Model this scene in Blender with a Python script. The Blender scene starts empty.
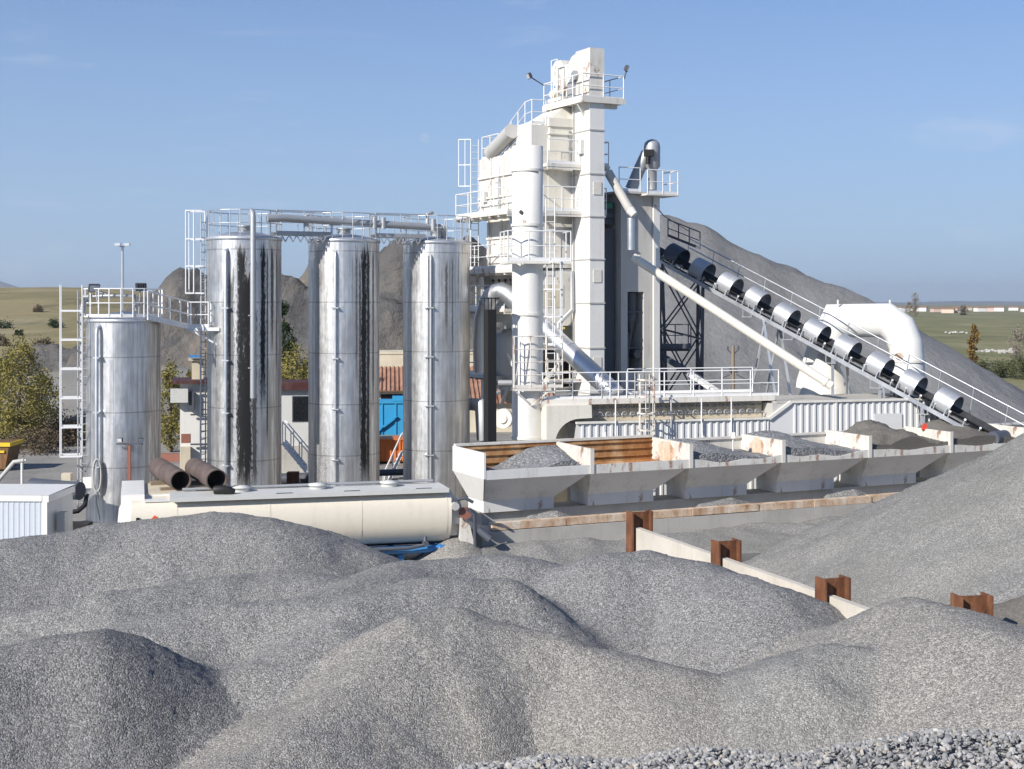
import bpy, math, random
import numpy as np
from mathutils import Vector, noise
random.seed(7)
SC = bpy.context.scene
COL = SC.collection
F, CX, HZ, H = 1400.0, 512.0, 303.0, 8.5      # focal length in px, principal column, horizon row, eye height (m)
R = math.radians
V = Vector

def W(px, py, D):
    """the place seen at photo pixel (px, py) and D metres away"""
    return V(((px - CX) * D / F, D, H - (py - HZ) * D / F))
def G(px, D, z=0.0):
    return V(((px - CX) * D / F, D, z))

# ------------------------------------------------------------------ mesh builder
class MB:
    def __init__(s): s.v = []; s.f = []; s.sm = []
    def add(s, vs, fs, smooth=False):
        n = len(s.v); s.v += [tuple(p) for p in vs]
        s.f += [tuple(i + n for i in f) for f in fs]; s.sm += [smooth] * len(fs)
    def hexa(s, p):       # p: 4 bottom (ccw from above) + 4 top
        s.add(p, [(3,2,1,0),(4,5,6,7),(0,1,5,4),(1,2,6,5),(2,3,7,6),(3,0,4,7)])
    def box(s, c, size, ex=(1,0,0), ey=(0,1,0), ez=(0,0,1)):
        c = V(c); ex = V(ex) * size[0] / 2; ey = V(ey) * size[1] / 2; ez = V(ez) * size[2] / 2
        s.hexa([c-ex-ey-ez, c+ex-ey-ez, c+ex+ey-ez, c-ex+ey-ez, c-ex-ey+ez, c+ex-ey+ez, c+ex+ey+ez, c-ex+ey+ez])
    def beam(s, p, q, w=.1, h=None, up=(0,0,1)):
        p = V(p); q = V(q); h = h or w; d = (q - p); L = d.length
        if L < 1e-6: return
        d /= L; u = V(up)
        if abs(d.dot(u)) > .98: u = V((0,1,0)) if abs(d.y) < .9 else V((1,0,0))
        e = d.cross(u).normalized(); u = e.cross(d).normalized()
        s.box((p + q) / 2, (L, w, h), d, e * -1, u)
    def tube(s, p, q, r, seg=12, r2=None, caps=True, smooth=True):
        s.pipe([p, q], r, seg, caps, smooth, r2)
    def pipe(s, pts, r, seg=12, caps=True, smooth=True, r2=None, radii=None):
        pts = [V(p) for p in pts]; n = len(pts); rings = []
        t0 = (pts[1] - pts[0]).normalized()
        u = V((0,0,1)) if abs(t0.z) < .95 else V((1,0,0))
        for i, p in enumerate(pts):
            a = (pts[i] - pts[i-1]).normalized() if i else None
            b = (pts[i+1] - pts[i]).normalized() if i < n-1 else None
            t = ((a or b) + (b or a)).normalized()
            e = t.cross(u).normalized(); w = e.cross(t).normalized(); u = w
            k = 1.0
            if a and b: k = 1 / max(.45, a.dot(t))
            rr = radii[i] if radii else (r if (r2 is None or n == 1) else r + (r2 - r) * i / (n - 1))
            if a and b and k > 1.001:
                m = (b - a).normalized()
                ring = []
                for j in range(seg):
                    an = 2*math.pi*j/seg; o = e*math.cos(an)*rr + w*math.sin(an)*rr
                    c = o.dot(m); ring.append(p + o + m * c * (k - 1))
            else:
                ring = [p + e*math.cos(2*math.pi*j/seg)*rr + w*math.sin(2*math.pi*j/seg)*rr for j in range(seg)]
            rings.append(ring)
        vs = [x for g in rings for x in g]; fs = []
        for i in range(n-1):
            for j in range(seg):
                k2 = (j+1) % seg
                fs.append((i*seg+j, i*seg+k2, (i+1)*seg+k2, (i+1)*seg+j))
        s.add(vs, fs, smooth)
        if caps:
            s.add(rings[0], [tuple(range(seg))[::-1]]); s.add(rings[-1], [tuple(range(seg))])
    def lathe(s, c, prof, seg=32, smooth=True, a0=0, a1=2*math.pi):
        c = V(c); full = abs(a1 - a0 - 2*math.pi) < 1e-6; m = seg if full else seg + 1
        vs = []
        for (r, z) in prof:
            for j in range(m):
                an = a0 + (a1-a0)*j/seg
                vs.append(c + V((r*math.cos(an), r*math.sin(an), z)))
        fs = []
        for i in range(len(prof)-1):
            for j in range(seg):
                k = (j+1) % m
                fs.append((i*m+j, i*m+k, (i+1)*m+k, (i+1)*m+j))
        s.add(vs, fs, smooth)
    def prism(s, poly, ext):
        n = len(poly); ext = V(ext); a = [V(p) for p in poly]; b = [p + ext for p in a]
        s.add(a + b, [tuple(range(n))[::-1], tuple(range(n, 2*n))] + [(i, (i+1) % n, n+(i+1) % n, n+i) for i in range(n)])
    def build(s, name, mat, parent=None):
        base = V((0,0,0))
        if parent is not None:
            base = V(parent['_b']) if '_b' in parent else V((0,0,0))
        me = bpy.data.meshes.new(name)
        me.from_pydata([(x-base.x, y-base.y, z-base.z) for x, y, z in s.v], [], s.f)
        me.polygons.foreach_set('use_smooth', s.sm)
        me.update()
        o = bpy.data.objects.new(name, me); COL.objects.link(o)
        if mat: me.materials.append(mat)
        if parent is not None:
            o.parent = parent; o['_b'] = tuple(base)
        return o

def thing(name, label, cat, loc, group=None):
    o = bpy.data.objects.new(name, None); COL.objects.link(o); o.empty_display_size = .3
    o.location = loc; o['label'] = label; o['category'] = cat; o['_b'] = tuple(loc)
    if group: o['group'] = group
    return o
def tag(o, label=None, cat=None, group=None, kind=None):
    if label: o['label'] = label
    if cat: o['category'] = cat
    if group: o['group'] = group
    if kind: o['kind'] = kind
    return o
def solo(mb, name, mat, label, cat, loc, group=None):
    """a thing that is one mesh, with its origin at loc"""
    loc = V(loc)
    mb.v = [(x-loc.x, y-loc.y, z-loc.z) for x, y, z in mb.v]
    o = mb.build(name, mat); o.location = loc
    return tag(o, label, cat, group)
def struct(mb, name, mat):
    return tag(mb.build(name, mat), kind='structure')

class Fr:      # a level frame turned by th about z
    def __init__(s, o, th):
        s.o = V(o); s.d = V((math.cos(th), math.sin(th), 0)); s.n = V((-math.sin(th), math.cos(th), 0))
    def p(s, a, b, z=0): return s.o + s.d * a + s.n * b + V((0,0,z))
    def box(s, mb, a0, a1, b0, b1, z0, z1):
        mb.hexa([s.p(a0,b0,z0), s.p(a1,b0,z0), s.p(a1,b1,z0), s.p(a0,b1,z0), s.p(a0,b0,z1), s.p(a1,b0,z1), s.p(a1,b1,z1), s.p(a0,b1,z1)])

def railing(mb, pts, h=1.05, post=1.4, r=.026, mids=(.5,), toe=.12):
    pts = [V(p) for p in pts]; up = V((0,0,1))
    for i in range(len(pts)-1):
        a, b = pts[i], pts[i+1]; L = (b-a).length; n = max(1, round(L/post))
        mb.tube(a+up*h, b+up*h, r, 6)
        for m in mids: mb.tube(a+up*h*m, b+up*h*m, r*.8, 6)
        if toe: mb.beam(a+up*toe/2, b+up*toe/2, .012, toe)
        for k in range(0 if i == 0 else 1, n+1):
            q = a.lerp(b, k/n); mb.tube(q, q+up*h, r, 6)
def ladder(mb, p, q, side, w=.42, r=.025, step=.33):
    p = V(p); q = V(q); s = V(side).normalized() * w/2
    mb.tube(p-s, q-s, r, 6); mb.tube(p+s, q+s, r, 6)
    n = int((q-p).length/step)
    for k in range(1, n):
        c = p.lerp(q, k/n); mb.tube(c-s, c+s, r*.7, 5)
def cage(mb, p, q, side, out, w=.75, d=.75, step=1.0, r=.022):
    p = V(p); q = V(q); s = V(side).normalized()*w/2; o = V(out).normalized()*d
    n = max(1, int((q-p).length/step))
    for k in range(n+1):
        c = p.lerp(q, k/n)
        arc = [c-s, c-s+o*.6, c-s*.5+o, c+s*.5+o, c+s+o*.6, c+s]
        for i in range(5): mb.beam(arc[i], arc[i+1], .05, .05)
    for off in (-s+o*.6, -s*.5+o, s*.5+o, s+o*.6):
        mb.tube(p+off, q+off, r, 5)
def arc_pts(c, r, a0, a1, n, z=0):
    c = V(c); return [c + V((r*math.cos(a0+(a1-a0)*i/n), r*math.sin(a0+(a1-a0)*i/n), z)) for i in range(n+1)]
def copy_tree(o, parent=None, loc=None):
    c = o.copy(); COL.objects.link(c)
    if parent is not None: c.parent = parent
    if loc is not None: c.location = loc
    for ch in list(o.children): copy_tree(ch, c)
    return c

# ------------------------------------------------------------------ materials
class NT:
    def __init__(s, name):
        s.m = bpy.data.materials.new(name); s.m.use_nodes = True; s.t = s.m.node_tree; s.t.nodes.clear()
        s.out = s.n('ShaderNodeOutputMaterial'); s.b = s.n('ShaderNodeBsdfPrincipled')
        s.l(s.b.outputs[0], s.out.inputs[0]); s.tc = s.n('ShaderNodeTexCoord')
        s.co = s.tc.outputs['Object']
    def n(s, t, **k):
        x = s.t.nodes.new(t)
        for a, b in k.items(): setattr(x, a, b)
        return x
    def l(s, a, b): s.t.links.new(a, b)
    def put(s, sock, v):
        if hasattr(v, 'is_linked') or isinstance(v, bpy.types.NodeSocket): s.l(v, sock)
        else: sock.default_value = v
    def math(s, op, a, b=None, c=None, clamp=False):
        x = s.n('ShaderNodeMath', operation=op, use_clamp=clamp)
        s.put(x.inputs[0], a)
        if b is not None: s.put(x.inputs[1], b)
        if c is not None: s.put(x.inputs[2], c)
        return x.outputs[0]
    def map(s, v, a, b, c=0.0, d=1.0, smooth=True):
        x = s.n('ShaderNodeMapRange', interpolation_type='SMOOTHSTEP' if smooth else 'LINEAR')
        s.put(x.inputs[0], v); s.put(x.inputs[1], a); s.put(x.inputs[2], b); s.put(x.inputs[3], c); s.put(x.inputs[4], d)
        return x.outputs[0]
    def scale(s, xyz, co=None):
        x = s.n('ShaderNodeMapping'); s.l(co or s.co, x.inputs[0]); x.inputs['Scale'].default_value = xyz
        return x.outputs[0]
    def noise(s, sc, det=4, rough=.55, co=None, dist=0.0):
        x = s.n('ShaderNodeTexNoise'); s.l(co or s.co, x.inputs['Vector']); x.inputs['Scale'].default_value = sc
        x.inputs['Detail'].default_value = det; x.inputs['Roughness'].default_value = rough; x.inputs['Distortion'].default_value = dist
        return x.outputs['Fac']
    def voro(s, sc, co=None, feat='F1'):
        x = s.n('ShaderNodeTexVoronoi', feature=feat); s.l(co or s.co, x.inputs['Vector']); x.inputs['Scale'].default_value = sc
        return x
    def mix(s, f, a, b, mode='MIX'):
        x = s.n('ShaderNodeMix', data_type='RGBA', blend_type=mode)
        s.put(x.inputs[0], f)
        for i, v in ((6, a), (7, b)):
            if isinstance(v, (tuple, list)): v = tuple(v)[:3] + (1,)
            s.put(x.inputs[i], v)
        return x.outputs[2]
    def ramp(s, f, stops):
        x = s.n('ShaderNodeValToRGB'); s.l(f, x.inputs[0]); e = x.color_ramp.elements
        while len(e) < len(stops): e.new(.5)
        for q, (p, c) in zip(e, stops):
            q.position = p; q.color = tuple(c)[:3] + (1,)
        return x.outputs[0]
    def bump(s, h, st=.5, dist=.02, nrm=None):
        x = s.n('ShaderNodeBump'); s.put(x.inputs['Height'], h); x.inputs['Strength'].default_value = st; x.inputs['Distance'].default_value = dist
        if nrm is not None: s.l(nrm, x.inputs['Normal'])
        s.l(x.outputs[0], s.b.inputs['Normal']); return x.outputs[0]
    def xyz(s, co=None):
        x = s.n('ShaderNodeSeparateXYZ'); s.l(co or s.co, x.inputs[0]); return x.outputs
    def set(s, col=None, rough=None, metal=None, spec=None):
        for k, v in (('Base Color', col), ('Roughness', rough), ('Metallic', metal), ('Specular IOR Level', spec)):
            if v is None: continue
            if isinstance(v, tuple): v = v[:3] + (1,)
            s.put(s.b.inputs[k], v)
        return s.m

def paint(name, col, rough=.45, dirt=.25, dcol=(.30,.25,.19), rust=0.0, metal=0.0, sc=1.2, streak=True):
    n = NT(name)
    a = n.noise(sc, 6, .6)
    st = n.noise(3.0, 5, .6, n.scale((1.4,1.4,.12)))
    d = n.map(n.math('ADD', n.math('MULTIPLY', a, .5), n.math('MULTIPLY', st, .5)), .48, .72, 0, dirt)
    c = n.mix(d, col, dcol)
    fine = n.noise(14, 3); c = n.mix(n.map(fine, .35, .75, 0, .10), c, tuple(x*.6 for x in col))
    if rust > 0:
        rn = n.noise(2.3, 8, .68, n.scale((1,1,.45)))
        c = n.mix(n.map(rn, .62-rust*.2, .70-rust*.12, 0, .85), c, n.ramp(n.noise(9, 5), [(.3,(.16,.055,.02)),(.7,(.36,.16,.06))]))
    n.bump(n.noise(5, 3), .08, .02)
    return n.set(c, n.map(a, .3, .7, rough-.06, rough+.12), metal)

def gravel(name, lo, hi, cell=.045, tint=None, bump=.7, big=.10, fine=False):
    n = NT(name)
    warp = n.voro(1/cell)
    rnd = n.xyz(warp.outputs['Color'])[0]
    v2 = n.voro(1.9/cell); r2 = n.xyz(v2.outputs['Color'])[1]
    t = n.math('ADD', n.math('MULTIPLY', rnd, .7), n.math('MULTIPLY', r2, .3))
    c = n.ramp(t, [(.05, lo), (.5, tuple((a+b)*.46 for a, b in zip(lo, hi))), (.86, hi), (1.0, tuple(min(.7, x*1.5) for x in hi))])
    bg = n.noise(.22, 5, .6); bg2 = n.noise(1.1, 4, .6)
    c = n.mix(n.map(bg, .35, .68, 0, big*1.6), c, tuple(x*.62 for x in lo) if tint is None else tint)
    c = n.mix(n.map(bg2, .4, .75, 0, big*.7), c, tuple(x*.9 for x in hi))
    c = n.mix(1.0, c, (1.0, .978, .938), 'MULTIPLY')
    hgt = n.math('MULTIPLY', warp.outputs['Distance'], -1.0)
    if fine: hgt = n.math('ADD', hgt, n.noise(2.0, 6, .7))
    n.bump(hgt, bump, cell*1.0)
    return n.set(c, .9, 0, .25)

M = {}
M['white'] = paint('white_paint', (.72,.695,.63), .45, .32)
M['whitec'] = paint('clean_white_paint', (.75,.735,.69), .42, .18)
M['cream'] = paint('cream_paint', (.73,.69,.60), .5, .3)
M['tankcream'] = paint('tank_cream', (.74,.68,.565), .45, .24)
M['dirtywhite'] = paint('weathered_white_paint', (.69,.66,.595), .5, .5, rust=.26)
M['hopper'] = paint('hopper_paint', (.70,.69,.66), .5, .35, rust=.10)
M['grey'] = paint('grey_paint', (.50,.49,.46), .5, .35)
M['railw'] = paint('rail_white', (.76,.76,.75), .45, .12)
M['railr'] = paint('rail_rusty', (.70,.66,.60), .5, .4, rust=.55, sc=3)
M['galv'] = paint('galvanised_steel', (.60,.62,.64), .38, .15, (.33,.33,.33), metal=.75)
M['galvd'] = paint('dull_galvanised_steel', (.42,.43,.44), .5, .3, (.2,.2,.2), metal=.5)
M['dark'] = paint('dark_blue_grey_steel', (.075,.085,.105), .5, .3, (.15,.13,.11))
M['black'] = paint('black_sooty_steel', (.015,.014,.013), .55, .2, (.04,.035,.03))
M['belt'] = paint('conveyor_rubber', (.03,.03,.032), .7, .5, (.10,.10,.10))
M['void'] = paint('interior_shade', (.02,.02,.02), .8, .1)  # near-black colour stands in for shade inside the open bays
M['blue'] = paint('blue_paint', (.05,.22,.50), .45, .25)
M['cyan'] = paint('bright_blue_sheet', (.03,.30,.56), .5, .15, (.1,.2,.3))
M['orange'] = paint('orange_container_paint', (.62,.17,.035), .5, .25)
M['yellow'] = paint('yellow_paint', (.75,.50,.02), .5, .3)
M['skipb'] = paint('skip_brown', (.16,.085,.03), .7, .5, rust=.5)
M['darkred'] = paint('dark_red_roof', (.06,.014,.014), .6, .3)
M['redbrown'] = paint('red_brown_wall', (.27,.11,.075), .8, .3)
M['cabin'] = paint('pale_grey_panel', (.58,.58,.55), .5, .2)
M['glassdark'] = paint('dark_window_glass', (.012,.014,.016), .12, .02)
M['red'] = paint('red_paint', (.62,.06,.03), .5, .1)
M['placard'] = paint('orange_red_placard', (.72,.11,.03), .5, .06)
M['wood'] = paint('grey_timber', (.26,.20,.14), .8, .4)
M['bluesilver'] = paint('bright_metal_duct', (.72,.73,.74), .38, .12, (.3,.3,.3), metal=.92)
M['lamp'] = paint('floodlight_body', (.05,.05,.055), .5, .2)
M['lampglass'] = paint('floodlight_glass', (.55,.57,.6), .15, .05)
M['hose'] = paint('pale_hose', (.45,.44,.42), .6, .2)

def rusty(name, c0, c1, c2, sc=3.0):
    n = NT(name); a = n.noise(sc, 8, .65, n.scale((1,1,.5))); b = n.noise(sc*6, 4)
    c = n.ramp(a, [(.28, c0), (.5, c1), (.72, c2)])
    c = n.mix(n.map(b, .4, .8, 0, .4), c, c0)
    n.bump(b, .4, .01)
    return n.set(c, .85, 0, .3)
M['rust'] = rusty('rusty_steel', (.06,.028,.016), (.17,.07,.034), (.30,.14,.07))
M['rustbin'] = rusty('rusty_orange_plate', (.17,.065,.02), (.36,.17,.06), (.60,.43,.25), 1.2)
M['rustpipe'] = rusty('red_brown_primer', (.07,.058,.054), (.12,.088,.078), (.165,.13,.118), 2.0)
M['rustwhite'] = rusty('rust_stained_white', (.30,.14,.06), (.60,.46,.33), (.72,.68,.61), 2.2)

def concrete(name, col, sc=1.0):
    n = NT(name); a = n.noise(.8*sc, 7, .62); st = n.noise(4, 4, .6, n.scale((1.5,1.5,.15)))
    c = n.mix(n.map(a, .35, .7, 0, .45), col, tuple(x*.6 for x in col))
    c = n.mix(n.map(st, .5, .75, 0, .3), c, tuple(x*.55 for x in col))
    c = n.mix(n.map(n.noise(20, 4), .4, .8, 0, .2), c, tuple(min(.85, x*1.25) for x in col))
    n.bump(n.noise(9, 6, .7), .25, .02)
    return n.set(c, .88, 0, .25)
M['liprust'] = paint('rust_edged_lip', (.68,.66,.61), .55, .5, rust=.55, sc=2)
M['hoodg'] = paint('dusty_galvanised_hood', (.55,.56,.57), .42, .35, (.30,.29,.27), metal=.6)
M['conc'] = concrete('pale_concrete', (.62,.57,.49))
M['concd'] = concrete('dusty_concrete', (.46,.44,.40))
M['plaster'] = concrete('pale_plaster', (.62,.55,.42))

M['gr_blue'] = gravel('blue_grey_gravel', (.085,.086,.090), (.375,.375,.377), .024)
M['gr_mid'] = gravel('mid_grey_gravel', (.095,.095,.094), (.405,.404,.399), .024)
M['gr_dark'] = gravel('dark_grey_gravel', (.075,.075,.077), (.315,.315,.317), .025)
M['gr_warm'] = gravel('warm_grey_gravel', (.105,.102,.096), (.42,.412,.395), .023, tint=(.235,.212,.185))
M['gr_pale'] = gravel('pale_grey_chippings', (.13,.13,.126), (.39,.388,.378), .025, big=.25, tint=(.16,.163,.15))
M['gr_pale2'] = gravel('light_grey_chippings', (.15,.15,.148), (.40,.398,.39), .03)
M['gr_bin'] = gravel('bin_gravel', (.12,.127,.14), (.35,.36,.375), .06)
M['sand'] = gravel('dark_fine_sand', (.13,.122,.11), (.20,.19,.175), .03, bump=.5, big=.25, fine=True)
M['sand2'] = gravel('grey_fine_sand', (.19,.187,.18), (.27,.267,.255), .03, bump=.5, big=.2, fine=True)
# ------------------------------------------------------------------ special materials
def silo_mat(name, stains, brown=.5, speck=None):
    """brushed cladding with bitumen runs. stains: (angle deg from the camera side, half width deg, z0, z1, strength)"""
    n = NT(name); x, y, z = n.xyz()
    th = n.math('MULTIPLY', n.math('ARCTAN2', x, n.math('MULTIPLY', y, -1)), 180/math.pi)
    cyl = n.n('ShaderNodeCombineXYZ'); n.l(n.math('MULTIPLY', th, .05), cyl.inputs[0]); n.l(n.math('MULTIPLY', z, .12), cyl.inputs[2])
    cyl2 = n.n('ShaderNodeCombineXYZ'); n.l(n.math('MULTIPLY', th, .05), cyl2.inputs[0]); n.l(n.math('MULTIPLY', z, .9), cyl2.inputs[2])
    streak = n.noise(3.2, 6, .65, cyl.outputs[0]); cyl3 = n.n('ShaderNodeCombineXYZ'); n.l(n.math('MULTIPLY', th, .05), cyl3.inputs[0]); n.l(n.math('MULTIPLY', z, .42), cyl3.inputs[2])
    grit = n.noise(11, 7, .72, cyl3.outputs[0])
    seam = n.math('LESS_THAN', n.math('FRACT', n.math('MULTIPLY', z, .47)), .022)
    vse = n.math('LESS_THAN', n.math('FRACT', n.math('MULTIPLY', th, 1/37.0)), .018)
    c = n.mix(n.map(streak, .36, .64, 0, .62), (.77,.77,.765), (.40,.392,.38))
    c = n.mix(n.map(n.noise(1.0, 5), .45, .7, 0, .25), c, (.40,.37,.33))
    brown_refl = n.math('MULTIPLY', n.map(th, 35, 75, 0, brown), n.map(streak, .35, .6))
    c = n.mix(brown_refl, c, (.34,.27,.20))  # brown reflections on the right side are put into the cladding colour
    c = n.mix(n.math('MULTIPLY', n.math('MAXIMUM', seam, vse), .45), c, (.16,.15,.14))
    tot = None
    for (a, w, z0, z1, s) in stains:
        off = n.math('ABSOLUTE', n.math('SUBTRACT', th, a))
        edge = n.math('ADD', off, n.math('MULTIPLY', n.math('SUBTRACT', grit, .5), w*3.0))
        edge = n.math('ADD', edge, n.math('MULTIPLY', n.math('SUBTRACT', streak, .5), w*2.6))
        m = n.map(edge, w*1.25, w*.62)
        zz = n.math('ADD', z, n.math('MULTIPLY', n.math('SUBTRACT', streak, .5), 3.0))
        m = n.math('MULTIPLY', m, n.map(zz, z1, z1-.5)); m = n.math('MULTIPLY', m, n.map(zz, z0-.4, z0+1.6))
        m = n.math('MULTIPLY', m, s)
        tot = m if tot is None else n.math('MAXIMUM', tot, m)
    if speck:
        a, w, z1 = speck
        sp = n.map(n.noise(16, 4, .8, cyl2.outputs[0]), .50, .56)
        sp = n.math('MULTIPLY', sp, n.map(n.math('ABSOLUTE', n.math('SUBTRACT', th, a)), w, w*.4))
        sp = n.math('MULTIPLY', sp, n.map(z, z1, z1-2.5, 0, .85)); tot = n.math('MAXIMUM', tot, sp)
    if tot is None: tot = n.math('MULTIPLY', th, 0.0)
    met = n.math('SUBTRACT', .93, n.math('MULTIPLY', tot, .86))
    c = n.mix(tot, c, (.010,.009,.009))
    ro = n.math('ADD', n.map(n.noise(2.2, 6, .7, cyl2.outputs[0]), .3, .7, .38, .52), n.math('MULTIPLY', tot, .1))
    dent = n.noise(1.3, 3, .5, cyl2.outputs[0])
    n.bump(n.math('ADD', n.math('ADD', n.math('MULTIPLY', streak, .3), n.math('MULTIPLY', dent, 1.6)), n.math('MULTIPLY', tot, .4)), .16, .03)
    return n.set(c, ro, met)

def leaf_mat(name, cols):
    n = NT(name); g = n.n('ShaderNodeNewGeometry')
    c = n.ramp(g.outputs['Random Per Island'], [(i/(len(cols)-1), c) for i, c in enumerate(cols)])
    n.set(c, .7, 0, .2)
    t = n.n('ShaderNodeBsdfTranslucent'); n.l(c, t.inputs[0])
    mx = n.n('ShaderNodeMixShader'); mx.inputs[0].default_value = .25
    n.l(n.b.outputs[0], mx.inputs[1]); n.l(t.outputs[0], mx.inputs[2]); n.l(mx.outputs[0], n.out.inputs[0])
    return n.m
M['leaf_y'] = leaf_mat('yellow_green_leaves', [(.15,.15,.045), (.26,.23,.075), (.36,.29,.09), (.20,.19,.055)])
M['leaf_o'] = leaf_mat('ochre_leaves', [(.20,.13,.04), (.29,.19,.06), (.16,.11,.035)])
M['leaf_g'] = leaf_mat('dark_green_needles', [(.018,.035,.014), (.035,.06,.022), (.05,.075,.03)])
M['leaf_b'] = leaf_mat('olive_shrub_leaves', [(.055,.065,.028), (.09,.10,.04), (.12,.12,.055)])
M['leaf_d'] = leaf_mat('dry_brown_scrub', [(.12,.09,.055), (.17,.13,.08), (.08,.06,.04)])
M['twig'] = leaf_mat('bare_twigs', [(.24,.20,.16), (.31,.26,.21)])
M['bark'] = paint('bark', (.13,.10,.075), .9, .4, (.05,.04,.03))

def rock_mat():
    n = NT('quarry_rock'); a = n.noise(.16, 9, .68, dist=.6); b = n.noise(1.2, 8, .7)
    x, y, z = n.xyz()
    c = n.ramp(a, [(.30,(.055,.055,.058)), (.47,(.125,.121,.116)), (.60,(.195,.175,.15)), (.74,(.29,.215,.135))])
    c = n.mix(n.map(b, .4, .7, 0, .5), c, (.13,.125,.125))
    n.bump(n.math('ADD', b, n.math('MULTIPLY', n.voro(.9).outputs['Distance'], .6)), .9, .5)
    return n.set(c, .95, 0, .15)
M['rock'] = rock_mat()
def spoil_mat():
    n = NT('spoil_grey'); a = n.noise(.10, 8, .62); gully = n.noise(.5, 6, .6, n.scale((1,1,.18)))
    c = n.ramp(a, [(.3,(.165,.165,.164)), (.5,(.20,.20,.198)), (.72,(.245,.242,.235))])
    c = n.mix(n.map(gully, .45, .75, 0, .3), c, (.15,.147,.14))
    c = n.mix(n.map(n.noise(2.2, 6, .75), .5, .8, 0, .5), c, (.33,.31,.28))
    n.bump(n.math('ADD', n.noise(1.4, 8, .7), gully), .6, .35)
    return n.set(c, .95, 0, .15)
M['spoil'] = spoil_mat()

def ground_mat():
    n = NT('ground'); x, y, z = n.xyz()
    wob = n.noise(.02, 5, .6); a = n.noise(.35, 8, .65); b = n.noise(3.0, 6, .7); band = n.noise(.09, 6, .6, n.scale((.35,1.6,1)))
    yard = n.mix(n.map(a, .35, .7), (.315,.30,.27), (.215,.205,.19))
    yard = n.mix(n.map(band, .45, .7, 0, .8), yard, (.13,.125,.115))
    yard = n.mix(n.map(b, .5, .8, 0, .4), yard, (.40,.385,.36))
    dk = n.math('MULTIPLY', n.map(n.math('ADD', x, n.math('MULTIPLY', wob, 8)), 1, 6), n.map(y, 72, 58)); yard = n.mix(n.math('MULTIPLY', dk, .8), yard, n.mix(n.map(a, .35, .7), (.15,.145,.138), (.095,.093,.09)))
    tan = n.ramp(n.noise(.03, 9, .7), [(.3,(.17,.155,.075)), (.5,(.27,.225,.115)), (.7,(.34,.27,.15))])
    grn = n.ramp(n.noise(.05, 9, .72), [(.3,(.135,.138,.065)), (.5,(.20,.195,.095)), (.68,(.29,.25,.15))])
    tuft = n.noise(.5, 7, .75)
    tan = n.mix(n.map(tuft, .52, .72, 0, .55), tan, (.10,.095,.05))
    grn = n.mix(n.map(tuft, .52, .72, 0, .6), grn, (.07,.085,.03))
    grass = n.mix(n.map(x, -60, 60), tan, grn); blot = n.noise(.045, 6, .7, n.scale((1,.35,1)))
    grass = n.mix(n.map(blot, .52, .66, 0, .6), grass, (.09,.088,.05)); grass = n.mix(n.map(n.noise(.02, 6, .7, n.scale((1,.3,1))), .55, .7, 0, .6), grass, (.36,.31,.20))
    far = n.map(n.math('ADD', y, n.math('MULTIPLY', n.math('SUBTRACT', wob, .5), 60)), 128, 140)
    c = n.mix(far, yard, grass)
    n.bump(n.math('ADD', b, a), .5, .06)
    return n.set(c, .95, 0, .15)
M['ground'] = ground_mat()
def hill_mat(name, lo, hi):
    n = NT(name); a = n.noise(.004, 9, .7); return n.set(n.mix(n.map(a, .3, .7), lo, hi), .95, 0, .1)
M['farhill'] = hill_mat('distant_hills', (.10,.11,.13), (.20,.19,.19))

# ------------------------------------------------------------------ camera, light, sky
cam = bpy.data.cameras.new('camera'); co = bpy.data.objects.new('camera', cam); COL.objects.link(co)
cam.sensor_width = 36; cam.lens = F / 1024 * 36; cam.shift_y = (HZ - 384.5) / 1024
co.location = (0, 0, H); co.rotation_euler = (R(90), 0, 0); cam.clip_end = 30000; cam.clip_start = .1
SC.camera = co
EL, AZ = 31.5, 222.5                                  # sun: behind the camera's left shoulder
sd = V((math.sin(R(AZ))*math.cos(R(EL)), math.cos(R(AZ))*math.cos(R(EL)), math.sin(R(EL))))
sun = bpy.data.lights.new('sun', 'SUN'); sun.energy = 5.0; sun.angle = R(.5); sun.color = (1, .955, .89)
so = bpy.data.objects.new('sun', sun); COL.objects.link(so); so.rotation_euler = sd.to_track_quat('Z', 'Y').to_euler()
so.location = (-30, -30, 40)
w = bpy.data.worlds.new('World'); SC.world = w; w.use_nodes = True; nt = w.node_tree; nt.nodes.clear()
wo = nt.nodes.new('ShaderNodeOutputWorld'); bg = nt.nodes.new('ShaderNodeBackground'); sky = nt.nodes.new('ShaderNodeTexSky')
sky.sky_type = 'NISHITA'; sky.sun_disc = False; sky.sun_elevation = R(EL); sky.sun_rotation = R(AZ)
sky.altitude = 900; sky.air_density = 1.0; sky.dust_density = .15; sky.ozone_density = 2.2
bg.inputs[1].default_value = .090
SKYLOW = (3.7, 4.9, 6.7, 1)      # pale blue autumn air low in the sky
# faint high wisps of cirrus
tc = nt.nodes.new('ShaderNodeTexCoord'); mp = nt.nodes.new('ShaderNodeMapping'); mp.inputs['Scale'].default_value = (2.2, 2.2, 16); mp.inputs['Rotation'].default_value = (0, R(2), 0)
nz = nt.nodes.new('ShaderNodeTexNoise'); nz.inputs['Scale'].default_value = 2.6; nz.inputs['Detail'].default_value = 8; nz.inputs['Roughness'].default_value = .62; nz.inputs['Distortion'].default_value = .5
mr = nt.nodes.new('ShaderNodeMapRange'); mr.interpolation_type = 'SMOOTHSTEP'; mr.inputs[1].default_value = .56; mr.inputs[2].default_value = .80; mr.inputs[4].default_value = .24
mx = nt.nodes.new('ShaderNodeMix'); mx.data_type = 'RGBA'; mx.inputs[7].default_value = (7.0, 7.4, 8.0, 1)
nt.links.new(tc.outputs['Generated'], mp.inputs[0]); nt.links.new(mp.outputs[0], nz.inputs['Vector']); nt.links.new(nz.outputs[0], mr.inputs[0])
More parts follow.
